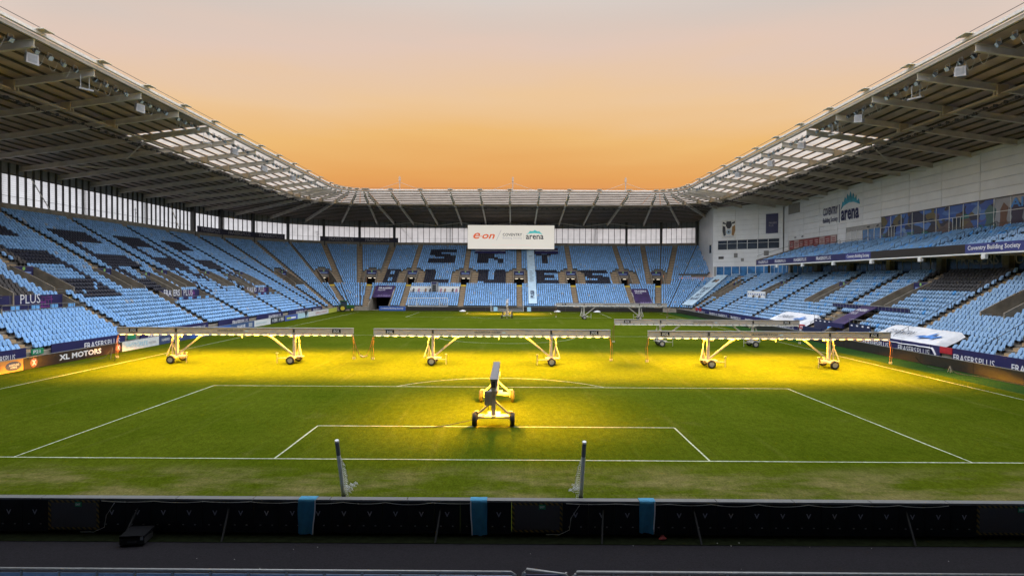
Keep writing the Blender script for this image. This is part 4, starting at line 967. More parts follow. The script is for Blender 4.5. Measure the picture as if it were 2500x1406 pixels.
shade_m = mat('reflector_white', (.66, .64, .58), .35, var=.1, scale=10)
def lamp_meshes(wd):
    a = MB().add([(-wd*.5, -.17, 0), (wd*.5, -.17, 0), (wd*.5, .17, 0), (-wd*.5, .17, 0), (-wd*.36, -.08, .13), (wd*.36, -.08, .13), (wd*.36, .08, .13), (-wd*.36, .08, .13)], [(4, 5, 6, 7), (0, 1, 5, 4), (1, 2, 6, 5), (2, 3, 7, 6), (3, 0, 4, 7)])
    b = MB().cyl((-wd*.25, 0, .02), (wd*.25, 0, .02), .045, 6); c = MB().cyl((-wd*.25, 0, .02), (wd*.25, 0, .02), .045, 6)
    return a.mesh('lamp_shade', shade_m), b.mesh('bulb', bulb_on), c.mesh('bulb', bulb_off)
LMS = {.72: lamp_meshes(.72), .6: lamp_meshes(.6)}
def wheel(t, x, y, r=.36, wd=.24, m=None):
    n = 20; tm = MB(); prof = [(-wd/2, r*.62), (-wd/2, r*.9), (-wd*.36, r), (wd*.36, r), (wd/2, r*.9), (wd/2, r*.62)]
    V = [(x+pr*math.cos(2*math.pi*k/n), y+px, r+pr*math.sin(2*math.pi*k/n)) for k in range(n) for px, pr in prof]
    F = [(k*6+j, ((k+1) % n)*6+j, ((k+1) % n)*6+j+1, k*6+j+1) for k in range(n) for j in range(5)]
    w_ = tm.add(V, F).build('wheel', m or M['rubber'], t, False, True)
    h = MB().cyl((x, y-wd*.4, r), (x, y+wd*.4, r), r*.63, 14); h.cyl((x, y-wd*.52, r), (x, y+wd*.52, r), r*.22, 8); hb = h.build('rim', M['rigw'], w_, False)
    return w_
def rig(label, x, y, rz, Lb, mh, zb, zt, lit, group='grow light rigs on the pitch', lamps=28, both=True):
    t = thing('grow_light_rig', label, 'light rig', (x, y, 0), rz, group)
    H = Lb/2
    bm_ = MB(); bm_.box(-H, H, -.15, .15, zb, zt); bm = bm_.build('boom', M['boom'], t, False)
    MB().box(-H-.02, H+.02, -.2, .2, zt, zt+.045).build('boom_cap', mat('boom_cap', (.26, .25, .25), .4) if Lb > 10 else mat('boom_cap_dark', (.10, .10, .105), .5), t, False)
    for k in range(lamps):
        xx = -H+(k+.5)*Lb/lamps; wd = .72 if Lb > 10 else .6
        a = bpy.data.objects.new('lamp', LMS[wd][0]); C.objects.link(a); a.parent = t; a.location = (xx, 0, zb-.135)
        b = bpy.data.objects.new('bulb', LMS[wd][1 if lit else 2]); C.objects.link(b); b.parent = a; b.location = (0, 0, -.02)
    for sg in (-1, 1):
        mx = sg*mh; c = MB()
        c.box(mx-.11, mx+.11, -.11, .11, .55, zb-.0); c.build('mast', M['rigw'], t, False)
        MB().box(mx-.16, mx+.16, -.22, .22, zb-.35, zb-.12).build('mast_head', M['rigw'], t, False)
        MB().box(mx-.09, mx+.09, -.19, -.151, zb+.1, zt-.05).build('boom_clamp', M['dark'], t, False)
        k = 2.3 if Lb > 10 else 1.1
        MB().beam((mx-sg*.15, 0, .75), (mx-sg*k, 0, zb-.12), .13, .13).build('brace', M['rigw'], t, False)
        ax = mx+sg*.42; za = .6+(zb-.6)*.55
        if Lb < 10: [MB().beam((mx, e_*.05, 1.3), (mx, e_*.85, .58), .09, .09).build('strut', M['rigw'], t, False) for e_ in (-1, 1)]
        else: MB().beam((ax-sg*.0, -.06, za), (mx+sg*.75, -.3, .6), .08, .08).build('strut', M['rigw'], t, False); MB().beam((ax, .06, za), (mx+sg*.15, .3, .6), .08, .08).build('strut', M['rigw'], t, False); MB().beam((ax, .0, za), (mx+sg*.4, .0, .6), .07, .07).build('strut', M['rigw'], t, False)
        if Lb > 10: MB().cyl((ax, 0, za-.05), (mx+sg*.35, 0, zb-.1), .04).cyl((ax, 0, za+.1), (ax, 0, za+.3), .085).build('jack', M['rigw'], t, False)
        MB().cyl((mx-sg*.35, -.12, zb-.28), (mx-sg*.35, .02, zb-.24), .12, 10).build('cable_reel', M['rigw'], t, False)
        c = MB(); c.box(mx-.3, mx+.3, -.8, .8, .46, .56); c.box(mx-.5, mx+.75, -.35, .35, .55, .6); c.build('chassis', M['rigw'], t, False)
        for yy in (-.97, .97):
            wheel(t, mx, yy)
            f = MB(); e_ = 1 if yy < 0 else -1; f.box(mx-.06, mx+.06, yy+e_*.16-.02, yy+e_*.16+.02, .30, .62); f.box(mx-.08, mx+.08, min(yy, yy+e_*.18), max(yy, yy+e_*.18), .735, .78); f.box(mx-.06, mx+.06, yy+e_*.16-.021, yy+e_*.16+.021, .60, .77); f.build('wheel_fork', M['rigw'], t, False)
        if Lb < 10: continue
        st = MB(); st.cyl((mx-sg*.3, -.6, .52), (mx-sg*1.25, -.75, .52), .03); st.build('outrigger', M['rigw'], t, False); MB().cyl((mx-sg*1.25, -.75, .08), (mx-sg*1.25, -.75, .95), .03).box(mx-sg*1.25-.08, mx-sg*1.25+.08, -.83, -.67, .92, 1.0).build('stabiliser_jack', M['rigw'], t, False)
        if Lb > 10:
            MB().box(sg*(H-1.45)-.38, sg*(H-1.45)+.38, -.175, -.152, zb+.08, zt-.06).build('display', M['black'], t, False)
            o = text('SGL', (sg*(H-1.45)-.28, -.178, zb+.12), (1, 0, 0), (0, 0, 1), .56, .24, M['txt'], None, bold=.01, shear=.2, off=.004); o.parent = t
            for q in (0, .16):
                e = MB().tube([(sg*(H-.05), 0, zb), (sg*(H+.06+q), -.05, 1.6), (sg*(H+.0+q), -.05, .55)], .022, 5).build('hose', mat('hose_brown', (.20, .08, .03), .6), t, False); MB().cyl((sg*(H+q), -.05, .55), (sg*(H+q), -.05, .38), .06).build('plug', M['rigw'], e, False)
    if Lb > 10:
        o = text('GROUNDS FOR SUCCESS', (-1.55, -.155, zb+.15), (1, 0, 0), (0, 0, 1), 2.3, .17, M['dark'], None, bold=.015, off=.004); o.parent = t
        MB().box(.9, 1.2, -.157, -.152, zb+.15, zb+.25).build('logo', mat('pale_blue_print', (.4, .55, .7)), t, False); MB().cyl((.6, -.1, zb-.1), (.6, -.1, zb-.4), .05).build('sensor', M['rigw'], t, False)
    else:
        e = MB().box(-mh-.35, -mh-.12, .06, .45, 1.15, 1.85); e.build('control_box', mat('control_grey', (.24, .23, .21), .5), t, False)
        MB().tube([(-mh-.2, .25, 1.15), (-mh-.15, .3, .7), (-mh-.1, 1.0, .35), (-mh-.2, 2.6, .03), (-mh-.6, 4.2, .02)], .018, 5).build('power_cable', M['cable'], t, False)
        MB().box(-H-.03, -H, -.1, .1, zb+.06, zt-.05).build('end_plate', M['dark'], t, False)
    if lit:
        for (xa, xb) in lit:
            l = lampshape('grow_lamp_light', GROW, 1.0, (.175, .35) if Lb > 10 else (.14, .34), (math.cos(rz), math.sin(rz), 0), (.45, .93) if Lb > 10 else (.95, .999)); l.size = xb-xa; l.size_y = .3
            l.energy = (7300*(xb-xa)/21) if Lb > 10 else 1050
            lo = bpy.data.objects.new('grow_lamp_light', l); C.objects.link(lo); lo.parent = t; lo.location = ((xa+xb)/2, 0, zb-.17)
    return t
rig('lit grow light boom on wheels nearest the left stand, glowing yellow', -23.9, 27.6, 0, 21, 5.25, 2.62, 3.08, [(-10.3, 10.3)])
rig('lit grow light boom on wheels in the middle of the row, before the centre circle', -1.0, 27.4, 0, 21, 5.25, 2.62, 3.08, [(-10.3, 10.3)])
rig('lit grow light boom on wheels beside the right touchline, in front of a dark one', 23.2, 26.6, -.012, 21, 5.25, 2.62, 3.08, [(-10.3, 10.3)])
rig('unlit grow light boom on wheels behind the lit one at the right', 23.0, 42.4, -.02, 21, 5.25, 2.53, 2.99, None)
rig('unlit grow light boom on wheels far away near the right tunnel', 19.6, 86.5, 0, 21, 5.25, 2.58, 3.04, None)
rig('grow light boom seen end on in front of the far goal', -.3, 93, math.pi/2, 21, 5.4, 2.68, 3.14, [(6.5, 10.4)])
rig('small lit grow light boom seen end on near the goal area', -.13, 8.6, math.pi/2, 6.4, 2.95, 1.98, 2.42, [(-3.1, 3.1)], lamps=10)

# ------------------------------------------------------------------ boards round the pitch
def board(label, x0, y0, x1, y1, h, m, group='advertising boards along the left touchline', th=.12, z0=.03, name='advertising_board', sub_=None, mm=None):
    t = thing(name, label, 'advertising board', ((x0+x1)/2, (y0+y1)/2, 0), 0, group)
    d = Vector((x1-x0, y1-y0, 0)); L = d.length; d.normalize(); n = Vector((d.y, -d.x, 0))
    Bm = Matrix(((d.x, -n.x, 0, x0), (d.y, -n.y, 0, y0), (0, 0, 1, 0), (0, 0, 0, 1)))   # local x along, y back, front at y=0
    MB(Bm).box(.015, L-.015, .0, th, z0, h).build('board_face', m, t)
    MB(Bm).box(.0, L, .02, th+.02, h+.004, h+.04).build('board_trim', M['galv'], t)
    for q in (.2, .8): MB(Bm).ext([(L*q, th+.03, 0), (L*q, th+.6, 0), (L*q, th+.03, h*.9)], (.06, 0, 0)).build('board_prop', M['dark'], t)
    return t, Bm, L, d
XB = -38.65
def lt(t, Bm, L, body, a, W, z, H, m, bold=.02, shear=0): return text(body, Bm @ Vector((a, 0, z)), Bm.to_3x3() @ Vector((1, 0, 0)), (0, 0, 1), W, H, m, t, bold=bold, off=.012, shear=shear)
lb = lambda lab, y0, y1, m, h=.98: board(lab, XB, y0, XB, y1, h, m)
t, Bm, L, d = lb('orange advertising board with dark oval SHORTLAND HORNE badge', 16.4, 22.55, mat('orange_print', (.60, .25, .06), .5))
lt(t, Bm, L, 'E', 3.0, .5, .2, .6, M['dark'], .04)
MB(Bm).ext([(5.2+.75*math.cos(k*math.pi/9), 0, .5+.36*math.sin(k*math.pi/9)) for k in range(18)], (0, -.012, 0)).build('oval_badge', mat('slate_print', (.05, .06, .12)), t)
for bdy, z in (('SHORTLAND', .5), ('HORNE', .3)): o = lt(t, Bm, L, bdy, 4.75 if bdy == 'SHORTLAND' else 4.9, .95 if bdy == 'SHORTLAND' else .6, z, .16, M['txt'], .01); o.location += Bm.to_3x3() @ Vector((0, -.02, 0))
t, Bm, L, d = lb('dark brown XL MOTORS advertising board with round badges', 22.55, 34.45, mat('brown_print', (.030, .016, .014), .45))
lt(t, Bm, L, 'XL MOTORS', 3.7, 5.2, .27, .5, M['txt'], .035)
for a in (1.0, 11.3):
    MB(Bm).ext([(a+.36*math.cos(k*math.pi/8), 0, .5+.36*math.sin(k*math.pi/8)) for k in range(16)], (0, -.012, 0)).build('round_badge', mat('badge_red', (.45, .12, .08)), t); o = lt(t, Bm, L, 'X', a-.2, .42, .28, .44, M['txt'], .05); o.location += Bm.to_3x3() @ Vector((0, -.02, 0))
t, Bm, L, d = lb('white SHOTCRETE advertising board with pale blue letters', 34.45, 40.6, mat('white_board', (.62, .63, .64), .45)); lt(t, Bm, L, 'SHOTCRETE', .5, 3.6, .3, .42, mat('pale_blue_letters', (.20, .50, .66)), 0)
MB(Bm).box(4.3, 5.6, -.012, 0, .35, .6).build('grey_slogan', mat('grey_print', (.4, .42, .45)), t)
t, Bm, L, d = lb('slate blue SHAVE advertising board with HARRIS emblem', 40.6, 46.9, mat('slate_blue', (.035, .055, .14), .5)); lt(t, Bm, L, 'SHAVE', 2.6, 2.0, .32, .4, M['txt']); lt(t, Bm, L, 'HARRIS', .5, 1.5, .36, .3, M['txt'], .01)
t, Bm, L, d = lb('bright blue arena advertising board left of the lit rig', 46.9, 57.2, M['blueb']); lt(t, Bm, L, 'arena', 3.6, 3.6, .25, .55, M['txt']); lt(t, Bm, L, 'Coventry Building Society', .5, 2.4, .45, .25, M['txt'], .015)
t, Bm, L, d = lb('blue patterned advertising board beyond the arena board', 57.2, 64.6, mat('slate_blue2', (.04, .08, .2), .5)); lt(t, Bm, L, 'SHAVE', 1.8, 2.6, .3, .4, M['txt']); MB(Bm).box(5.5, 6.7, -.012, 0, .2, .8).build('emblem', mat('grey_emblem', (.3, .32, .36)), t)
t, Bm, L, d = lb('plain white advertising board with faint lettering', 64.6, 70.6, MAT['white_board']); MB(Bm).box(.6, 4.4, -.012, 0, .35, .62).build('faint_lettering', mat('faint_print', (.45, .52, .55)), t)
t, Bm, L, d = lb('charcoal advertising board with two pale emblems', 70.6, 76.6, mat('charcoal_print', (.02, .025, .035)))
for a in (.9, 3.6):
    MB(Bm).ext([(a+.25*math.cos(k*math.pi/6), 0, .5+.25*math.sin(k*math.pi/6)) for k in range(12)], (0, -.012, 0)).build('emblem', MAT['grey_emblem'], t)
    for z in (.28, .48, .68): MB(Bm).box(a+.5, a+1.8, -.012, 0, z, z+.08).build('emblem_text', M['txt'], t)
t, Bm, L, d = lb('royal blue advertising board with yellow green lettering', 76.6, 82.6, mat('royal_print', (.05, .09, .34))); MB(Bm).box(.8, 2.7, -.012, 0, .3, .62).build('green_word', mat('lime_print', (.42, .5, .08)), t); MB(Bm).box(2.8, 5, -.012, 0, .3, .6).build('white_word', M['txt'], t)
t, Bm, L, d = lb('pale blue advertising board behind the person', 82.6, 88.2, mat('pale_board', (.40, .58, .66)))
t, Bm, L, d = lb('white EMPLOYMENT advertising board with red letters', 88.2, 100.5, MAT['white_board']); lt(t, Bm, L, 'EMPLOYMENT', 4.2, 7.2, .28, .45, mat('faded_red', (.5, .16, .14)), 0)
t, Bm, L, d = lb('yellow green advertising board at the far end of the left side', 100.5, 106.4, mat('lime_board', (.45, .46, .07)))
# far end: blue board and black boards
YB = 111.5
t, Bm, L, d = board('blue Coventry Building Society advertising board left of the far goal', -30.4, YB, -24.2, YB, 1.05, M['blueb'], 'advertising boards behind the far goal'); lt(t, Bm, L, 'Coventry Building Society', .4, 5.3, .3, .5, M['txt'], .015)
ORD = 'first second third fourth fifth sixth seventh eighth ninth tenth eleventh twelfth thirteenth fourteenth fifteenth sixteenth seventeenth'.split()
for k in range(10): board(ORD[k]+' black LED board to the right of the blue far board', -24.1+6.2*k, YB+.05, -24.1+6.2*(k+1), YB+.05, 1.0, M['led'], 'black LED boards behind the far goal')
for k in range(17): board(ORD[k]+' black LED board from the far corner along the right touchline', 38.45, 110-6.2*k, 38.45, 110-6.2*(k+1), .95, M['led'], 'black LED boards along the right touchline')
# near end: black LED boards seen from behind, exit flaps
YN = -7.0
for x0, x1, lab in ((-27.0, -13.003, 'black board back with V marks left of the left exit flap'), (17.003, 29, 'black board back beyond the exit flap at the right edge'), (-11.477, .837, 'long black board back with V marks left of the middle exit flap'), (2.353, 14.687, 'long black board back with V marks right of the middle exit flap')):
    t = thing('advertising_board', lab, 'advertising board', ((x0+x1)/2, YN, 0), 0, 'black boards in front of the near stand')
    n = max(1, round((x1-x0)/.77)); pw_ = (x1-x0)/n
    for k in range(n):
        a = x0+k*pw_
        p = MB().box(a+.008, a+pw_-.008, YN-.1, YN+.06, .0, 1.04).build('board_panel', M['black'], t)
        text('V', (a+pw_/2-.075, YN-.103, .60), (1, 0, 0), (0, 0, 1), .15, .15, mat('v_grey', (.20, .20, .24), .5), p, bold=.03)
        for q in (.16, .62): MB().box(a+q*pw_+.05, a+q*pw_+.1, YN-.112, YN-.1, .3, .33).build('latch', M['rail'], p)
    for k in range(int((x1-x0)/2.3)+1):
        a = x0+k*2.3; MB().box(a, min(a+2.28, x1), YN-.14, YN+.1, 1.045, 1.10).build('top_rail', mat('top_rail_grey', (.10, .10, .10), .6), t)
    cb = []; a = x0+.1
    while a < x1-1.6: b = a+random.uniform(1.2, 1.6); cb += sag((a, YN-.15, 1.03), (b, YN-.15, 1.03), random.uniform(.02, .07), 6); a = b
    MB().tube(cb, .008, 4).build('cable', M['wcable'], t)
    for a in ((x0+1.2, .1), (x0+3.9 if x1-x0 > 8 else x0+2.6, -.05), (x0+10.2, .08)):
        if a[0] < x1-.2: MB().beam((a[0], YN-.14, .85), (a[0]-a[1]*1.2, YN-.75, .02), .045, .045).build('board_prop', M['inky'], t)
hz = bpy.data.materials.new('hazard_tape'); hz.use_nodes = True; t_ = hz.node_tree; b0 = t_.nodes['Principled BSDF']; gg = t_.nodes.new('ShaderNodeNewGeometry'); wv = t_.nodes.new('ShaderNodeTexWave'); wv.bands_direction = 'DIAGONAL'; wv.inputs['Scale'].default_value = 4.0
t_.links.new(gg.outputs['Position'], wv.inputs['Vector']); rp_ = t_.nodes.new('ShaderNodeValToRGB'); rp_.color_ramp.interpolation = 'CONSTANT'; rp_.color_ramp.elements[0].color = (.01, .01, .01, 1); rp_.color_ramp.elements[1].position = .5; rp_.color_ramp.elements[1].color = (.16, .10, .012, 1); t_.links.new(wv.outputs['Fac'], rp_.inputs[0]); t_.links.new(rp_.outputs[0], b0.inputs['Base Color'])
for x0, x1, lab in ((-13.0, -11.48, 'grey emergency exit flap with hazard tape, left of the leftmost towel'), (.84, 2.35, 'grey emergency exit flap with hazard tape and green EXIT sign near the middle'), (14.69, 17.0, 'grey emergency exit flap with hazard tape at the right edge')):
    t = thing('exit_flap', lab, 'gate', ((x0+x1)/2, YN, 0), 0, 'exit flaps in the near boards')
    MB().box(x0+.08, x1-.08, YN-.1, YN-.04, .22, .96).build('flap_sheet', mat('flap_grey', (.05, .045, .048), .6, var=.15, scale=40), t)
    MB().box(x0, x1, YN-.03, YN+.06, .0, 1.03).build('flap_backing', M['black'], t)
    MB().box(x0, x1, YN-.14, YN+.1, 1.045, 1.10).build('top_rail', MAT['top_rail_grey'], t)
    for a, b, c, e in ((x0, x1, .96, 1.03), (x0, x1, .15, .22), (x0, x0+.08, .22, .96), (x1-.08, x1, .22, .96)): MB().box(a, b, YN-.11, YN-.035, c, e).build('hazard_border', hz, t)
    xc = (x0+x1)/2+.15; MB().box(xc-.1, xc+.1, YN-.125, YN-.112, .84, .98).build('exit_sign', MAT['exit_green'], t); text('EXIT', (xc-.07, YN-.126, .88), (1, 0, 0), (0, 0, 1), .14, .06, M['txt'], t, bold=.02, off=.004)
    MB().tube([(x1+.5, YN-.16, .98), (x1+.25, YN-.16, .6), (x1+.2, YN-.17, .25), (x1-.1, YN-.2, .12), (x1-.5, YN-.2, .12)], .009, 4).build('cable', M['wcable'], t)
strp = MB().quad((-28, -7.75, .004), (30, -7.75, .004), (30, -6.86, .004), (-28, -6.86, .004)); struct(strp.build('kerb_strip', mat('dark_green_edge', (.008, .010, .005), .9, var=.4, scale=6, spec=0)))  # dark green band along the foot of the near boards
# towels over the near boards
for x, lab, wd, ln, hem in ((-5.25, 'blue towel draped over the near boards, leftmost of three', .52, 1.0, 1), (-.15, 'blue towel draped over the near boards, left of the middle exit flap', .50, 1.0, -1), (4.87, 'blue towel draped over the near boards, rightmost of three', .47, .9, 1)):
    t = thing('towel', lab, 'towel', (x, YN, 0), 0, 'towels on the near boards')
    nx, nz_ = 12, 16; V = []; F = []
    prof = [(YN+.13, 1.0), (YN+.125, 1.10), (YN+.1, 1.118), (YN-.1, 1.118), (YN-.16, 1.10)]
    for k in range(nz_): prof.append((YN-.17, 1.08-ln*(k+1)/nz_))
    for j, (yy, zz) in enumerate(prof):
        f = max(0, (j-4)/nz_)
        for i in range(nx+1):
            u = i/nx; V.append((x+(u-.5)*wd*(1-.06*f+.03*math.sin(6*f))+.03*f*hem*-1, yy-.03*f-.035*f*math.sin(u*9+2*x+3*f)-.02*f*math.sin(u*17+f*5), zz-.04*f*(u-.5)*hem))
    for j in range(len(prof)-1):
        for i in range(nx): q = j*(nx+1)+i; F.append((q, q+1, q+nx+2, q+nx+1))
    MB().add(V, F).build('cloth', mat('towel_blue', (.035, .20, .34), .85, var=.15, scale=6, bump=.4, bscale=120), t, smooth=True)
    cx_ = nx if hem > 0 else 0; hv = [V[j*(nx+1)+cx_] for j in range(4, len(prof))]
    MB().add([(p[0], p[1]-.006, p[2]) for p in hv]+[(p[0]-hem*.035, p[1]-.006, p[2]) for p in hv], [(i, i+1, len(hv)+i+1, len(hv)+i) for i in range(len(hv)-1)]).build('white_hem', M['txt'], t)
for o_ in list(scn.objects):      # the near boards stand a little lower than their props
    if o_.parent is None and (o_.name.startswith(('exit_flap', 'towel')) or o_.get('group') == 'black boards in front of the near stand'): o_.location.z -= .085
# net poles leaning behind the near boards
def netpole(xb, xt, e, lab):
    t = thing('net_pole', lab, 'pole', (xb, -5.82, 0), 0, 'net poles behind the near boards')
    B = Vector((xb, -5.82, 0)); T = Vector((xt, -6.85, 2.70)); P = lambda f: B.lerp(T, f)
    MB().cyl(P(0), P(1), .062, 12).build('pole', M['wpaint'], t); MB().cyl(P(.82), P(.985), .0635, 12).build('grey_sleeve', mat('sleeve_grey', (.16, .16, .18), .5), t); MB().cyl(P(.26), P(.30), .07, 12).build('band', M['dark'], t)
    MB().cyl(P(1), P(1.004), .058, 12).build('end_cap', M['wpaint'], t)
    nt_ = MB()
    for k in range(26):
        f0 = .78-.026*k; a = P(f0)+Vector((e*.06, .02, 0)); w0 = .03+.10*math.sin(k*.12+.2)*(1 if k < 22 else 1.5); b = a+Vector((e*(w0+random.uniform(-.015, .02)), random.uniform(-.03, .05), -.07)); c = P(f0-.026)+Vector((e*.06, .02, 0))
        nt_.tube([a, b, c], .007, 4)
        if k: nt_.tube([pb, b], .007, 4)
        pb = b
    for k in range(9): c = Vector((xb+e*random.uniform(.08, .32), -6.0+random.uniform(-.3, .3), random.uniform(.95, 1.06)));  nt_.tube([c+Vector((.1*math.cos(q), .1*math.sin(q)*.7, .05*math.sin(2*q))) for q in np.linspace(0, 5.5, 7)], .007, 4)
    o = nt_.build('net', mat('net_white', (.6, .6, .58), .8), t); o['kind'] = 'stuff'
netpole(-4.47, -4.46, 1, 'white leaning net pole with bunched net, left one behind the near boards')
netpole(3.01, 3.02, -1, 'white leaning net pole with bunched net, right one behind the near boards')
# flight case, red rag, litter
t = thing('flight_case', 'black equipment case on the tarmac below the near boards', 'case', (-9.95, -7.75, 0), .12)
MB().box(-.33, .33, -.25, .25, .03, .2).build('case_body', M['inky'], t, False); MB().ext([(-.33, -.25, .205), (.33, -.25, .205), (.36, .3, .26), (-.3, .3, .26)], (0, 0, .07)).build('case_lid', mat('case_lid', (.004, .004, .005), .8, spec=.05), t, False)
MB().box(-.12, .12, -.285, -.252, .09, .13).build('case_handle', M['dark'], t, False); MB().box(.22, .3, -.262, -.251, .15, .25).build('case_latch', M['galv'], t, False)
rg = MB(); 
for k in range(9): a = k*.7; rg.ext([(5.25+.11*math.cos(a), -7.42+.06*math.sin(a), .02), (5.25+.11*math.cos(a+.7), -7.42+.06*math.sin(a+.7), .02), (5.25+.02*math.cos(a), -7.42, .1+.03*math.sin(3*a))], (.02, 0, .03))
tag(rg.build('rag', mat('rag_red', (.22, .03, .03), .9)), 'small crumpled red rag at the foot of the near boards', 'rag')
lit_ = MB()
for k in range(40): x, y = random.uniform(-13, 14), random.uniform(-11.2, -7.5); q = random.uniform(.012, .035); lit_.ext([(x, y, .004), (x+q, y+.3*q, .004), (x+.4*q, y+q, .004)], (0, 0, .008))
o = lit_.build('litter', mat('litter_pale', (.4, .39, .36), .8)); tag(o, 'scattered pale scraps of litter on the dark tarmac', 'litter'); o['kind'] = 'stuff'
# front rail of the near stand
for x0, x1, lab, gt in ((-13.5, .95, 'l', 0), (1.08, 2.12, 'g', 1), (2.2, 15, 'r', 0)):
    y = -11.5 if not gt else -11.45; z = 1.1; rl = MB()
    if gt: pts = [(x0, y, z-.25), (x0+.02, y, z-.06), (x0+.1, y, z+.03), (x1-.1, y-.12, z-.02), (x1-.02, y-.13, z-.08), (x1, y-.13, z-.3)]
    else: pts = [(x0, y, z-.4), (x0+.01, y, z-.1), (x0+.1, y, z), (x1-.12, y-.03, z), (x1-.03, y-.03, z-.06), (x1, y-.03, z-.4)]
    rl.tube(pts, .03, 8); rl.build('front_rail' if not gt else 'rail_gate', M['rail'], ns, smooth=True)
    n = max(1, round((x1-x0)/.84))
    for k in range(n+1): xx = x0+.06+(x1-x0-.12)*k/n; MB().box(xx-.02, xx+.02, y-.05, y-.0, .1, z-.03).build('rail_post', M['rail'], ns)
    for k in range(n):
        xa = x0+.06+(x1-x0-.12)*k/n; xb = x0+.06+(x1-x0-.12)*(k+1)/n
        MB().box(xa+.03, xb-.03, y-.04, y-.02, .25, z-.075).build('rail_panel', M['navy'] if gt else mat('panel_blue', (.16, .25, .40), .4), ns)
# ------------------------------------------------------------------ screen
t = thing('video_screen', 'large white video screen hanging above the far stand', 'screen', (.25, 136, 0))
SX0, SX1, SZ0, SZ1, SY = -11.7, 12.15, 15.7, 22.3, 136.0
MB().box(SX0, SX1, SY, SY+.8, SZ0, SZ1).build('screen_case', M['dark'], t)
MB().quad((SX0+.05, SY-.012, SZ0+.05), (SX1-.05, SY-.012, SZ0+.05), (SX1-.05, SY-.012, SZ1-.05), (SX0+.05, SY-.012, SZ1-.05)).build('screen_face', mat('screen_glow', (.3, .3, .3), .4, var=0, emit=S(226, 219, 207), estr=.82), t)
def em(name, c, s=.35): return mat(name, c, .5, var=0, emit=c, estr=s)
OR = em('screen_orange', (.75, .12, .03), .6); NVs = em('screen_navy', (.06, .07, .15), .8); TLs = em('screen_teal', (.08, .55, .55), .6); GRs = em('screen_grey', (.38, .36, .38), .6); PKs = em('screen_pale', (.62, .50, .46), .7)
R_, U_ = (1, 0, 0), (0, 0, 1); sp = lambda u, v: (SX0+(u-212)/2038*(SX1-SX0), SY-.03, SZ1-(v-185)/573*(SZ1-SZ0)); wdt = lambda a: a/2038*(SX1-SX0); hgt = lambda a: a/573*(SZ1-SZ0)
text('e', sp(345, 515), R_, U_, wdt(160), hgt(145), OR, t, .012, shear=.3); text('on', sp(555, 515), R_, U_, wdt(295), hgt(115), OR, t, .02, shear=.3); p = sp(515, 465); MB().box(p[0], p[0]+wdt(25), SY-.06, SY-.05, p[2], p[2]+hgt(25)).build('dot', OR, t)
a, b = sp(888, 550), sp(1000, 300); MB().beam(a, b, .12, .12, (0, 1, 0)).build('slash', GRs, t)
text('COVENTRY', sp(1035, 445), R_, U_, wdt(455), hgt(65), NVs, t, .012); text('Building Society', sp(1035, 530), R_, U_, wdt(455), hgt(70), GRs, t, 0)
a = sp(1522, 515); MB().box(a[0], a[0]+.06, SY-.06, SY-.05, a[2], a[2]+1.4).build('bar', GRs, t); text('arena', sp(1578, 520), R_, U_, wdt(415), hgt(100), NVs, t, .015)
MB().ext([sp(u, v) for u, v in ((1590, 405), (1680, 380), (1780, 372), (1880, 380), (1975, 408), (1905, 345), (1890, 325), (1850, 335), (1800, 305), (1785, 290), (1765, 318), (1720, 330), (1665, 318), (1655, 355))], (0, .01, 0)).build('flame_emblem', TLs, t)
text('Our Sustainability Partnership', sp(780, 690), R_, U_, wdt(910), hgt(55), PKs, t, 0)
for x in (-7, 0, 7): MB().cyl((x, SY+.5, SZ1), (x, SY+.5, zr(34)), .06).build('screen_hanger', M['galv'], t)
# navy drapes over seats under the screen, press tribune drapes
for x0, x1, lab in ((-9.6, -1.2, 'navy drape over the seats under the left half of the screen'), (6.8, 13.2, 'navy drape over the seats under the right half of the screen')):
    t = thing('seat_drape', lab, 'drape', ((x0+x1)/2, 136, 0), 0, 'drapes under the screen'); r0, r1 = rowr(30)+.2, rowr(33)
    V = []; n = 14
    for i in range(n+1):
        for j in range(5): f = j/4; V.append((x0+(x1-x0)*i/n, CY+r0+(r1-r0)*f, rowz(30)+.95+(rowz(33)-rowz(30))*f+.05*math.sin(i*1.7+j)-(.35 if j == 0 else 0)))
    MB().add(V, [(i*5+j, (i+1)*5+j, (i+1)*5+j+1, i*5+j+1) for i in range(n) for j in range(4)]).build('drape_cloth', M['navy'], t, smooth=True)
    MB().box(x0, x1, CY+r0+.3, CY+r0+.36, rowz(31)+.9, rowz(31)+.98).build('drape_trim', M['txt'], t)
# ------------------------------------------------------------------ long banners laid over seats
def long_banner(lab, Pm, half, i0, i1, parent_name='seat_banner', group='long banners over the seats'):
    t = thing(parent_name, lab, 'banner', tuple(Pm(0, i0)[:2])+(0,), 0, group); V = []; n = (i1-i0)*2
    for k in range(n+1):
        for j in range(5): V.append(Pm((j/2-1)*half, i0+k/2, random.uniform(-.025, .025)))
    MB().add(V, [(k*5+j, k*5+j+1, (k+1)*5+j+1, (k+1)*5+j) for k in range(n) for j in range(4)]).build('banner_cloth', mat('pale_banner', (.47, .62, .74), .75, var=.12, scale=1.2), t, smooth=True)
    return t
def Pfar(x, i, dz=0): return (5.55+x, CY+R0+i*RT+.35, Z0+i*RH+.98+dz)
t = long_banner('pale blue banner running down the far stand right of centre', Pfar, 1.0, 0, 32); slv = Vector((0, RT, RH)).normalized(); cl = mat('banner_letters', (.06, .08, .13), .6)
text('PUSB', (Pfar(.45, 2)[0], Pfar(0, 2.8)[1]-.05, Pfar(0, 2.8)[2]+.02), slv, (-1, 0, 0), 3.4, .95, cl, t, .03, off=.05)
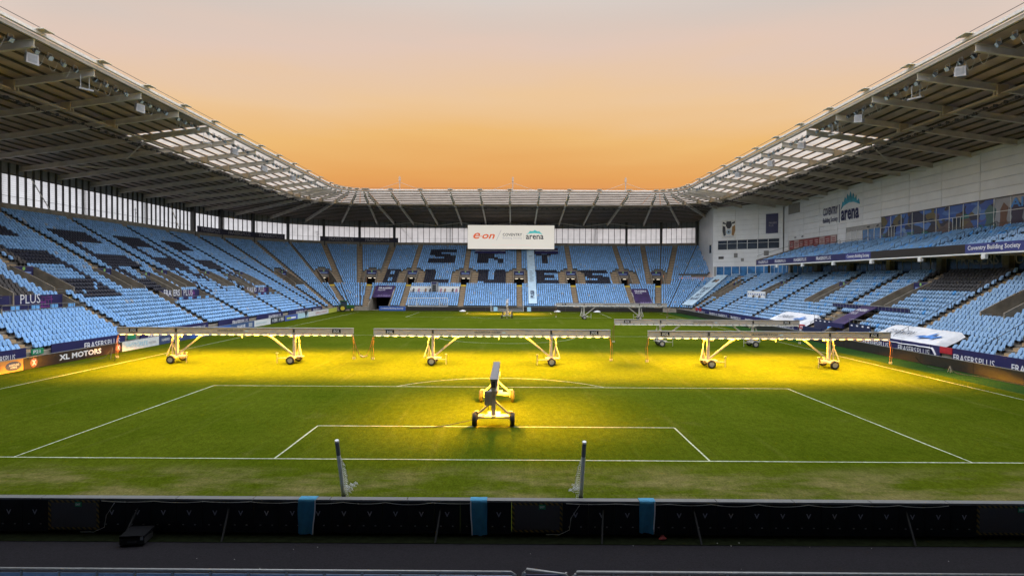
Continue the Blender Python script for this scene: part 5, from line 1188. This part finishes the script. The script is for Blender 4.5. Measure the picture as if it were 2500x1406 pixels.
for k, i in enumerate((12, 12.9, 13.8, 15, 16.2, 17.4, 27)): P_ = Vector(Pfar(-.5, i)); MB().quad(P_+Vector((0, -.03, .05)), P_+Vector((1.0-.3*(k % 2), -.03, .05)), P_+Vector((1.0-.3*(k % 2), -.03, .05))+slv*.42, P_+Vector((0, -.03, .05))+slv*.42).build('banner_print', mat('banner_grey', (.25, .33, .40)), t)
cang = 58; dv = dirv(90+cang); tv_ = (dv[1], -dv[0])
def Pcor(x, i, dz=0): r = R0+i*RT+.35; return (CX+dv[0]*r+tv_[0]*x, CY+dv[1]*r+tv_[1]*x, Z0+i*RH+1.0+dz)
t = long_banner('pale blue PLAY UP SKY BLUES banner down the far right corner', Pcor, 1.55, 0, 16)
slv = (Vector(Pcor(0, 10))-Vector(Pcor(0, 0))).normalized(); rt = Vector((tv_[0], tv_[1], 0))
for k, (b_, W) in enumerate((('PLAY', 2.0), ('UP', 1.0), ('SKY', 1.5), ('BLUES', 2.3))): text(b_, Vector(Pcor(-W/2, 7.9-1.75*k)), rt, slv, W, 1.1, cl, t, .02, off=.08)
for a, c in ((-.7, cd_), (.1, cb_)): P_ = Vector(Pcor(a, 12.0)); MB().ext([P_, P_+rt*.6, P_+rt*.7+slv*1.1, P_+slv*1.3+rt*.2], rt.cross(slv)*.08).build('banner_emblem', c, t)
# canopies over the benches
def canopy(lab, ya, yb, pk=0):
    t = thing('bench_canopy', lab, 'canopy', (41.5, (ya+yb)/2, 0), 0, 'white canopies over the benches'); n, m_ = 40, 14; V = []
    for i in range(n+1):
        for j in range(m_+1):
            f, q = i/n, j/m_; y = ya+(yb-ya)*f; x = 40.85+2.9*q+.06*math.sin(f*6); z = 1.42+1.30*q-.10*math.sin(math.pi*f)*math.sin(math.pi*q)+.018*math.sin(f*21+q*5)+.012*math.sin(f*47+q*11)+.02*math.sin(f*9-q*14)
            if f > .93: z -= (f-.93)*9*(1-.3*q); y += (f-.93)*4
            if q < .08: z -= .25
            V.append((x, y, z))
    MB().add(V, [(i*(m_+1)+j, (i+1)*(m_+1)+j, (i+1)*(m_+1)+j+1, i*(m_+1)+j+1) for i in range(n) for j in range(m_)]).build('canopy_sheet', M['cover'], t, smooth=True)
    s_ = Vector((2.9, 0, 1.30)).normalized(); W = abs(yb-ya)
    text('COVENTRY', (41.9, ya-W*.10, 1.90), (0, -1, 0), s_, W*.40, .85, mat('slate_letters', (.06, .08, .12), .6), t, .012, off=.12)
    text('Building Society', (41.25, ya-W*.14, 1.61), (0, -1, 0), s_, W*.34, .4, mat('pale_letters', (.42, .44, .47), .6), t, 0, off=.12)
    hb = mat('horse_blue', (.07, .20, .52), .6, var=.5, scale=.9); o3 = Vector((41.5, ya-W*.56, 1.72)); nn_ = Vector((0, -1, 0)).cross(s_)
    hp = [(0, .3), (.3, .9), (.9, 1.2), (1.4, 1.1), (1.7, 1.8), (2.0, 2.3), (2.2, 1.7), (2.1, 1.2), (2.7, 1.3), (3.2, 1.6), (3.3, 1.2), (2.8, .8), (2.6, .2), (2.4, .7), (1.3, .6), (.9, .1), (.7, .6), (.3, .5)]
    MB().add([tuple(o3+Vector((0, -1, 0))*(a*W/11)+s_*b*.72+nn_*.1) for a, b in hp], [tuple(range(len(hp)))]).build('horse_emblem', hb, t)
    for yy in (ya-.3, (ya+yb)/2, yb+1.2): MB().cyl((43.6, yy, .9), (43.6, yy, 2.6), .05).build('canopy_post', M['rail'], t); MB().cyl((41.0, yy, .0), (41.0, yy, 1.45), .05).build('canopy_post', M['rail'], t)
    MB().box(40.9, 43.6, yb+.9, yb+1.0, .0, 1.4).build('canopy_side', mat('screen_navy2', (.012, .018, .06), .5), t)
canopy('white COVENTRY canopy over the bench beyond the tunnel', 67.2, 56.6); canopy('white COVENTRY canopy over the bench nearest the camera at right', 41.0, 30.6)
# ------------------------------------------------------------------ goals
def goal(lab, x, y, W, H, D, rz=0, net=True, z=0):
    t = thing('goal', lab, 'goal', (x, y, z), rz)
    h = W/2
    for sx_ in (-h, h): MB().cyl((sx_, 0, 0), (sx_, 0, H), .06, 8).build('post', M['wpaint'], t, False)
    if H > 2.3 or not net: MB().cyl((-h-.06, 0, H), (h+.06, 0, H), .06, 8).build('crossbar', M['wpaint'], t, False)
    MB().cyl((-h, D, .06), (h, D, .06), .05, 8).build('ground_bar', M['wpaint'], t, False)
    for sx_ in (-h, h): MB().cyl((sx_, 0, .06), (sx_, D, .06), .05, 8).build('side_bar', M['wpaint'], t, False)
    return t
t = goal('white goal frame without crossbar standing against the far boards', -.5, 111.0, 7.5, 2.5, .45)
for c in list(t.children):
    if c.name.startswith('crossbar'): bpy.data.objects.remove(c)
nt_ = MB()
for k in range(31): x = -3.7+7.4*k/30; nt_.tube([(x, .3, .9-.28*math.sin(math.pi*k/30)), (x, .35, .05)], .012, 4)
for j in range(5): nt_.tube([(-3.7+7.4*k/14, .32, .1+j*.2-(.28*math.sin(math.pi*k/14)*j/4)) for k in range(15)], .012, 4)
o = nt_.build('net', MAT['net_white'], t, False); o['kind'] = 'stuff'
t = goal('white spare goal frame stored in front of the far seats', -19.1, 112.3, 9.2, 2.0, .25, net=False, z=.98)
for x in (-2.7, 2.7): MB().cyl((x, .25, 0), (x, .25, 1.9), .05).build('rear_upright', M['wpaint'], t, False)
nt_ = MB()
for k in range(47): x = -4.5+9*k/46; nt_.tube([(x, .02, 1.98), (x, .22, .05)], .009, 3)
for j in range(9): nt_.tube([(-4.55, .22-.025*j, .1+.23*j), (4.55, .22-.025*j, .1+.23*j)], .009, 3)
o = nt_.build('net', MAT['net_white'], t, False); o['kind'] = 'stuff'
# white sacks and flags by the far boards
for x, lab in ((-10.8, 'white sack lying left of the far goal'), (11.1, 'white sack lying right of the far goal'), (20.3, 'white sack lying behind the far unlit rig')):
    V = []; n = 9
    for i in range(n):
        for j in range(5): a = 2*math.pi*i/n; f = j/4; V.append((x+(.8-.6*f*f)*math.cos(a)*(1+.1*math.sin(3*a)), 110.4+(.4-.3*f)*math.sin(a), .02+.42*f*(1-.3*f)*(1+.25*math.cos(a+1))))
    F = [(i*5+j, ((i+1) % n)*5+j, ((i+1) % n)*5+j+1, i*5+j+1) for i in range(n) for j in range(4)]+[tuple(i*5+4 for i in range(n))]
    tag(MB().add(V, F).build('sack', M['cover'], smooth=True), lab, 'sack', 'white sacks by the far boards')
for x in (-3.2, 4.6): t = MB().box(x-.45, x+.45, 111.3, 111.36, .05, 1.03).build('hanging_towel', M['ltblue']); tag(t, 'pale blue towel hung on the far boards, %s of the goal' % ('inside the left half' if x < 0 else 'to the right'), 'towel')
# ------------------------------------------------------------------ tractor
t = thing('tractor', 'green tractor with yellow wheels parked in the far left corner', 'tractor', (-37.0, 107.6, 0), math.radians(200))
tg = mat('tractor_green', (.012, .085, .02), .35); ty = mat('tractor_yellow', (.55, .42, .03), .4)
MB().ext([(-1.9, -.38, .75), (-.3, -.38, .75), (-.3, -.38, 1.5), (-1.75, -.38, 1.38), (-1.9, -.38, 1.2)], (0, .76, 0)).build('bonnet', tg, t, False)
MB().box(-1.8, 1.1, -.3, .3, .5, .8).build('chassis', M['dark'], t, False)
MB().box(-1.94, -1.9, -.3, .3, .8, 1.25).build('grille', M['dark'], t, False)
for px in (-.25, 1.05):
    for py in (-.62, .62): MB().beam((px, py, 1.0), (px+.08, py*.92, 2.35), .09, .09).build('cab_pillar', tg, t, False)
MB().ext([(-.35, -.68, 2.35), (1.25, -.68, 2.35), (1.2, -.68, 2.5), (-.25, -.68, 2.52)], (0, 1.36, 0)).build('cab_roof', tg, t, False)
for py in (-.6, .6): MB().quad((-.18, py, 1.15), (1.05, py, 1.15), (1.1, py*.94, 2.3), (-.12, py*.94, 2.3)).build('cab_window', M['glassd'], t, False)
MB().quad((-.27, -.55, 1.5), (-.27, .55, 1.5), (-.2, .52, 2.3), (-.2, -.52, 2.3)).build('windscreen', M['glassd'], t, False)
MB().box(-.2, 1.05, -.6, .6, .8, 1.15).build('cab_body', tg, t, False)
for py in (-.85, .85):
    MB().ext([(p[0]+.75, py-.2, p[1]+.8) for p in arcpts(0, 0, .92, 20, 160, 8)]+[(p[0]+.75, py-.2, p[1]+.8) for p in reversed(arcpts(0, 0, .85, 20, 160, 8))], (0, .4, 0)).build('mudguard', tg, t, False)
def twheel(x, y, r, wd):
    n = 22; V = []; prof = [(-wd/2, r*.6), (-wd/2, r*.93), (-wd*.4, r), (wd*.4, r), (wd/2, r*.93), (wd/2, r*.6)]
    for k in range(n):
        for px, pr in prof: V.append((x+pr*math.cos(2*math.pi*k/n), y+px, r+pr*math.sin(2*math.pi*k/n)))
    w_ = MB().add(V, [(k*6+j, ((k+1) % n)*6+j, ((k+1) % n)*6+j+1, k*6+j+1) for k in range(n) for j in range(5)]).build('wheel', M['rubber'], t, False, True)
    MB().cyl((x, y-wd*.42, r), (x, y+wd*.42, r), r*.6, 14).build('rim', ty, w_, False)
for py in (-.85, .85): twheel(.75, py, .78, .45)
for py in (-.75, .75): twheel(-1.35, py, .48, .3)
MB().cyl((-1.0, .25, 1.4), (-1.0, .25, 2.2), .05).build('exhaust', M['dark'], t, False)
# ------------------------------------------------------------------ person walking by the left boards
def person(lab, loc, rz, scale=1):
    J = [(0, 0, .95), (0, 0, 1.15), (0, .01, 1.38), (0, .02, 1.52), (0, 0, 1.62), (0, -.01, 1.74),
         (.17, 0, 1.42), (.24, .05, 1.15), (.22, -.10, .92), (-.17, 0, 1.42), (-.24, .02, 1.15), (-.23, -.12, .92),
         (.09, 0, .90), (.10, -.08, .50), (.11, .03, .09), (.11, -.12, .04), (-.09, 0, .90), (-.10, .04, .50), (-.11, .20, .10), (-.11, .06, .04), (.21, -.15, .84), (-.22, -.18, .85)]
    E_ = [(0, 1), (1, 2), (2, 3), (3, 4), (4, 5), (2, 6), (6, 7), (7, 8), (2, 9), (9, 10), (10, 11), (0, 12), (12, 13), (13, 14), (14, 15), (0, 16), (16, 17), (17, 18), (18, 19), (8, 20), (11, 21)]
    Rr = [.15, .15, .16, .065, .085, .09, .085, .06, .045, .085, .06, .045, .11, .075, .05, .04, .11, .075, .05, .04, .035, .035]
    me = bpy.data.meshes.new('person'); me.from_pydata([(x*scale, y*scale, z*scale) for x, y, z in J], E_, [])
    o = bpy.data.objects.new('person', me); C.objects.link(o); md = o.modifiers.new('skin', 'SKIN'); sb_ = o.modifiers.new('sub', 'SUBSURF'); sb_.levels = 2; sb_.render_levels = 2
    for i, v in enumerate(me.skin_vertices[0].data): v.radius = (Rr[i]*scale, Rr[i]*scale*.85); v.use_root = i == 0
    m = bpy.data.materials.new('person_clothes'); m.use_nodes = True; tt = m.node_tree; c = tt.nodes.new('ShaderNodeTexCoord'); s = tt.nodes.new('ShaderNodeSeparateXYZ'); tt.links.new(c.outputs['Object'], s.inputs[0])
    r = tt.nodes.new('ShaderNodeValToRGB'); r.color_ramp.interpolation = 'CONSTANT'; e = r.color_ramp.elements
    for i, (p, cc) in enumerate(((0, (.02, .02, .02, 1)), (.46, (.022, .024, .03, 1)), (.76, (.42, .26, .19, 1)), (.84, (.03, .02, .015, 1)))):
        q = e[i] if i < 2 else e.new(p); q.position = p; q.color = cc
    dv_ = tt.nodes.new('ShaderNodeMath'); dv_.operation = 'DIVIDE'; dv_.inputs[1].default_value = 2.05; tt.links.new(s.outputs['Z'], dv_.inputs[0]); tt.links.new(dv_.outputs[0], r.inputs[0]); tt.links.new(r.outputs[0], tt.nodes['Principled BSDF'].inputs['Base Color'])
    me.materials.append(m); o.location = loc; o.rotation_euler = (0, 0, rz); tag(o, lab, 'person'); return o
person('person in dark clothes walking along the left touchline boards', (-37.6, 84.0, 0), math.radians(35))
# ------------------------------------------------------------------ roof edge lights, loudspeakers
fm = mat('flood_case', (.16, .18, .20), .4, metal=.4); fg = mat('flood_glass', (.30, .36, .42), .15, var=.2, scale=5)
cs = MB().add([(-.2, -.18, -.2), (.2, -.18, -.2), (.2, -.18, .2), (-.2, -.18, .2), (-.13, .16, -.13), (.13, .16, -.13), (.13, .16, .13), (-.13, .16, .13)], [(4, 5, 6, 7), (0, 1, 5, 4), (1, 2, 6, 5), (2, 3, 7, 6), (3, 0, 4, 7)]).mesh('housing', fm)
gl = MB().box(-.185, .185, -.195, -.182, -.185, .185).mesh('lens', fg); bk_ = MB().box(-.25, -.21, -.04, .04, -.05, .35).box(.21, .25, -.04, .04, -.05, .35).box(-.25, .25, -.04, .04, .35, .39).mesh('bracket', M['galv'])
lp = MB().tube([Vector((0, .3, .2))+Vector((1.35*k/9, 0, -1.15*math.sin(math.pi*k/9))) for k in range(10)], .013, 4).mesh('cable', M['wcable'])
for side in (0, 1):
    for y0 in SL[2:-1]:
        for k in range(4):
            y = y0+.9+k*1.5; s = y if side == 0 else sR(y); b_ = basis(s, 7.1, zr(7.1)-.55)
            t = thing('floodlight', 'floodlight hanging under the front edge of the %s roof' % ('left' if side == 0 else 'right'), 'floodlight', b_.translation, math.atan2(b_[1][0], b_[0][0]), 'floodlights along the %s roof edge' % ('left' if side == 0 else 'right'))
            for nm, me in (('housing', cs), ('lens', gl), ('bracket', bk_))+((('cable', lp),) if k < 3 and y0 < 52 else ()):
                o = bpy.data.objects.new(nm, me); C.objects.link(o); o.parent = t
                if nm in ('housing', 'lens'): o.rotation_euler = (math.radians(35+random.uniform(-8, 8)), 0, math.radians(random.uniform(-25, 25)))
spm = mat('speaker_grey', (.36, .35, .36), .5)
def speaker(lab, x, y, z, flat, sd):
    t = thing('loudspeaker', lab, 'loudspeaker', (x, y, z), math.radians(sd*55), 'loudspeakers hung from the roof')
    if flat: MB().ext([(-.6, -.35, -.05), (.6, -.35, -.05), (.6, .35, .12), (-.6, .35, .12)], (0, -.04, .16)).build('cabinet', spm, t, False)
    else: MB().ext([(-.45, -.35, -.38), (.45, -.35, -.5), (.42, -.35, .38), (-.38, -.35, .45)], (0, .6, .1)).build('cabinet', spm, t, False); MB().box(-.3, .3, -.37, -.352, -.3, .3).build('grille', mat('speaker_grille', (.26, .26, .27), .6), t, False)
    for a in (-.35, .35): MB().cyl((a, 0, .1), (a, 0, 26.75-z), .025, 5).build('hanger', M['galv'], t, False)
zz = lambda i: 25.95 if i % 2 == 0 else 25.35
for i, y in enumerate((25.3, 31.5, 39.6, 53.5, 61.3, 71.5, 84)): speaker('grey loudspeaker under the left roof edge, %s from the near end' % ('first second third fourth fifth sixth seventh'.split()[i]), -40.1, y, zz(i), i in (1, 3), 1)
for i, y in enumerate((27.2, 33.0, 42.3, 47.3, 55.5, 65, 78)): speaker('grey loudspeaker under the right roof edge, %s from the near end' % ('first second third fourth fifth sixth seventh'.split()[i]), 40.1, y, zz(i), i in (1, 3), -1)
# power cables on the grass by the side boards
for pts, lab in (([(36.6, 27.4, .9), (37.0, 27.2, .35), (37.5, 26.8, .06), (37.6, 25.4, .05), (37.3, 24.2, .5), (37.4, 23.6, .06), (38.0, 21.5, .04), (38.2, 17, .03)], 'black power cable looping along the grass by the right boards'),
                 ([(-34.6, 27.5, .6), (-35.3, 28.4, .05), (-36.4, 29.5, .04), (-37.0, 30.6, .9), (-37.3, 30.0, .1), (-37.8, 28.8, .03)], 'black power cable hooped by the XL MOTORS board')):
    P = [Vector(p) for p in pts]; Q = []
    for i in range(len(P)-1):
        a, b, c, d = P[max(i-1, 0)], P[i], P[i+1], P[min(i+2, len(P)-1)]
        for k in range(6): f = k/6; Q.append(.5*((2*b)+(c-a)*f+(2*a-5*b+4*c-d)*f*f+(3*b-a-3*c+d)*f**3))
    tag(MB().tube(Q+[P[-1]], .028, 6).build('power_cable', M['cable'], smooth=True), lab, 'cable')
for x, y, lab in ((37.3, 24.2, 'small pale cable stand on the grass by the right boards'),):
    t = thing('cable_stand', lab, 'stand', (x, y, 0))
    for a in range(3): MB().beam((0, 0, .55), (.18*math.cos(a*2.1), .18*math.sin(a*2.1), .02), .03, .03).build('leg', M['rigw'], t, False)

t = thing('linking_cable', 'brown cable hanging in a loop between the left and middle lit rigs', 'cable', (-12.4, 27.4, 0))
MB().tube(sag((-13.35, 27.4, 2.5), (-11.55, 27.3, 2.5), 1.95, 14), .025, 5).build('cable_run', MAT['hose_brown'], t, smooth=True); MB().tube([(-12.75, 27.4, .72), (-12.45, 27.4, .60), (-12.1, 27.35, .70)], .06, 6).build('connector', M['rigw'], t)
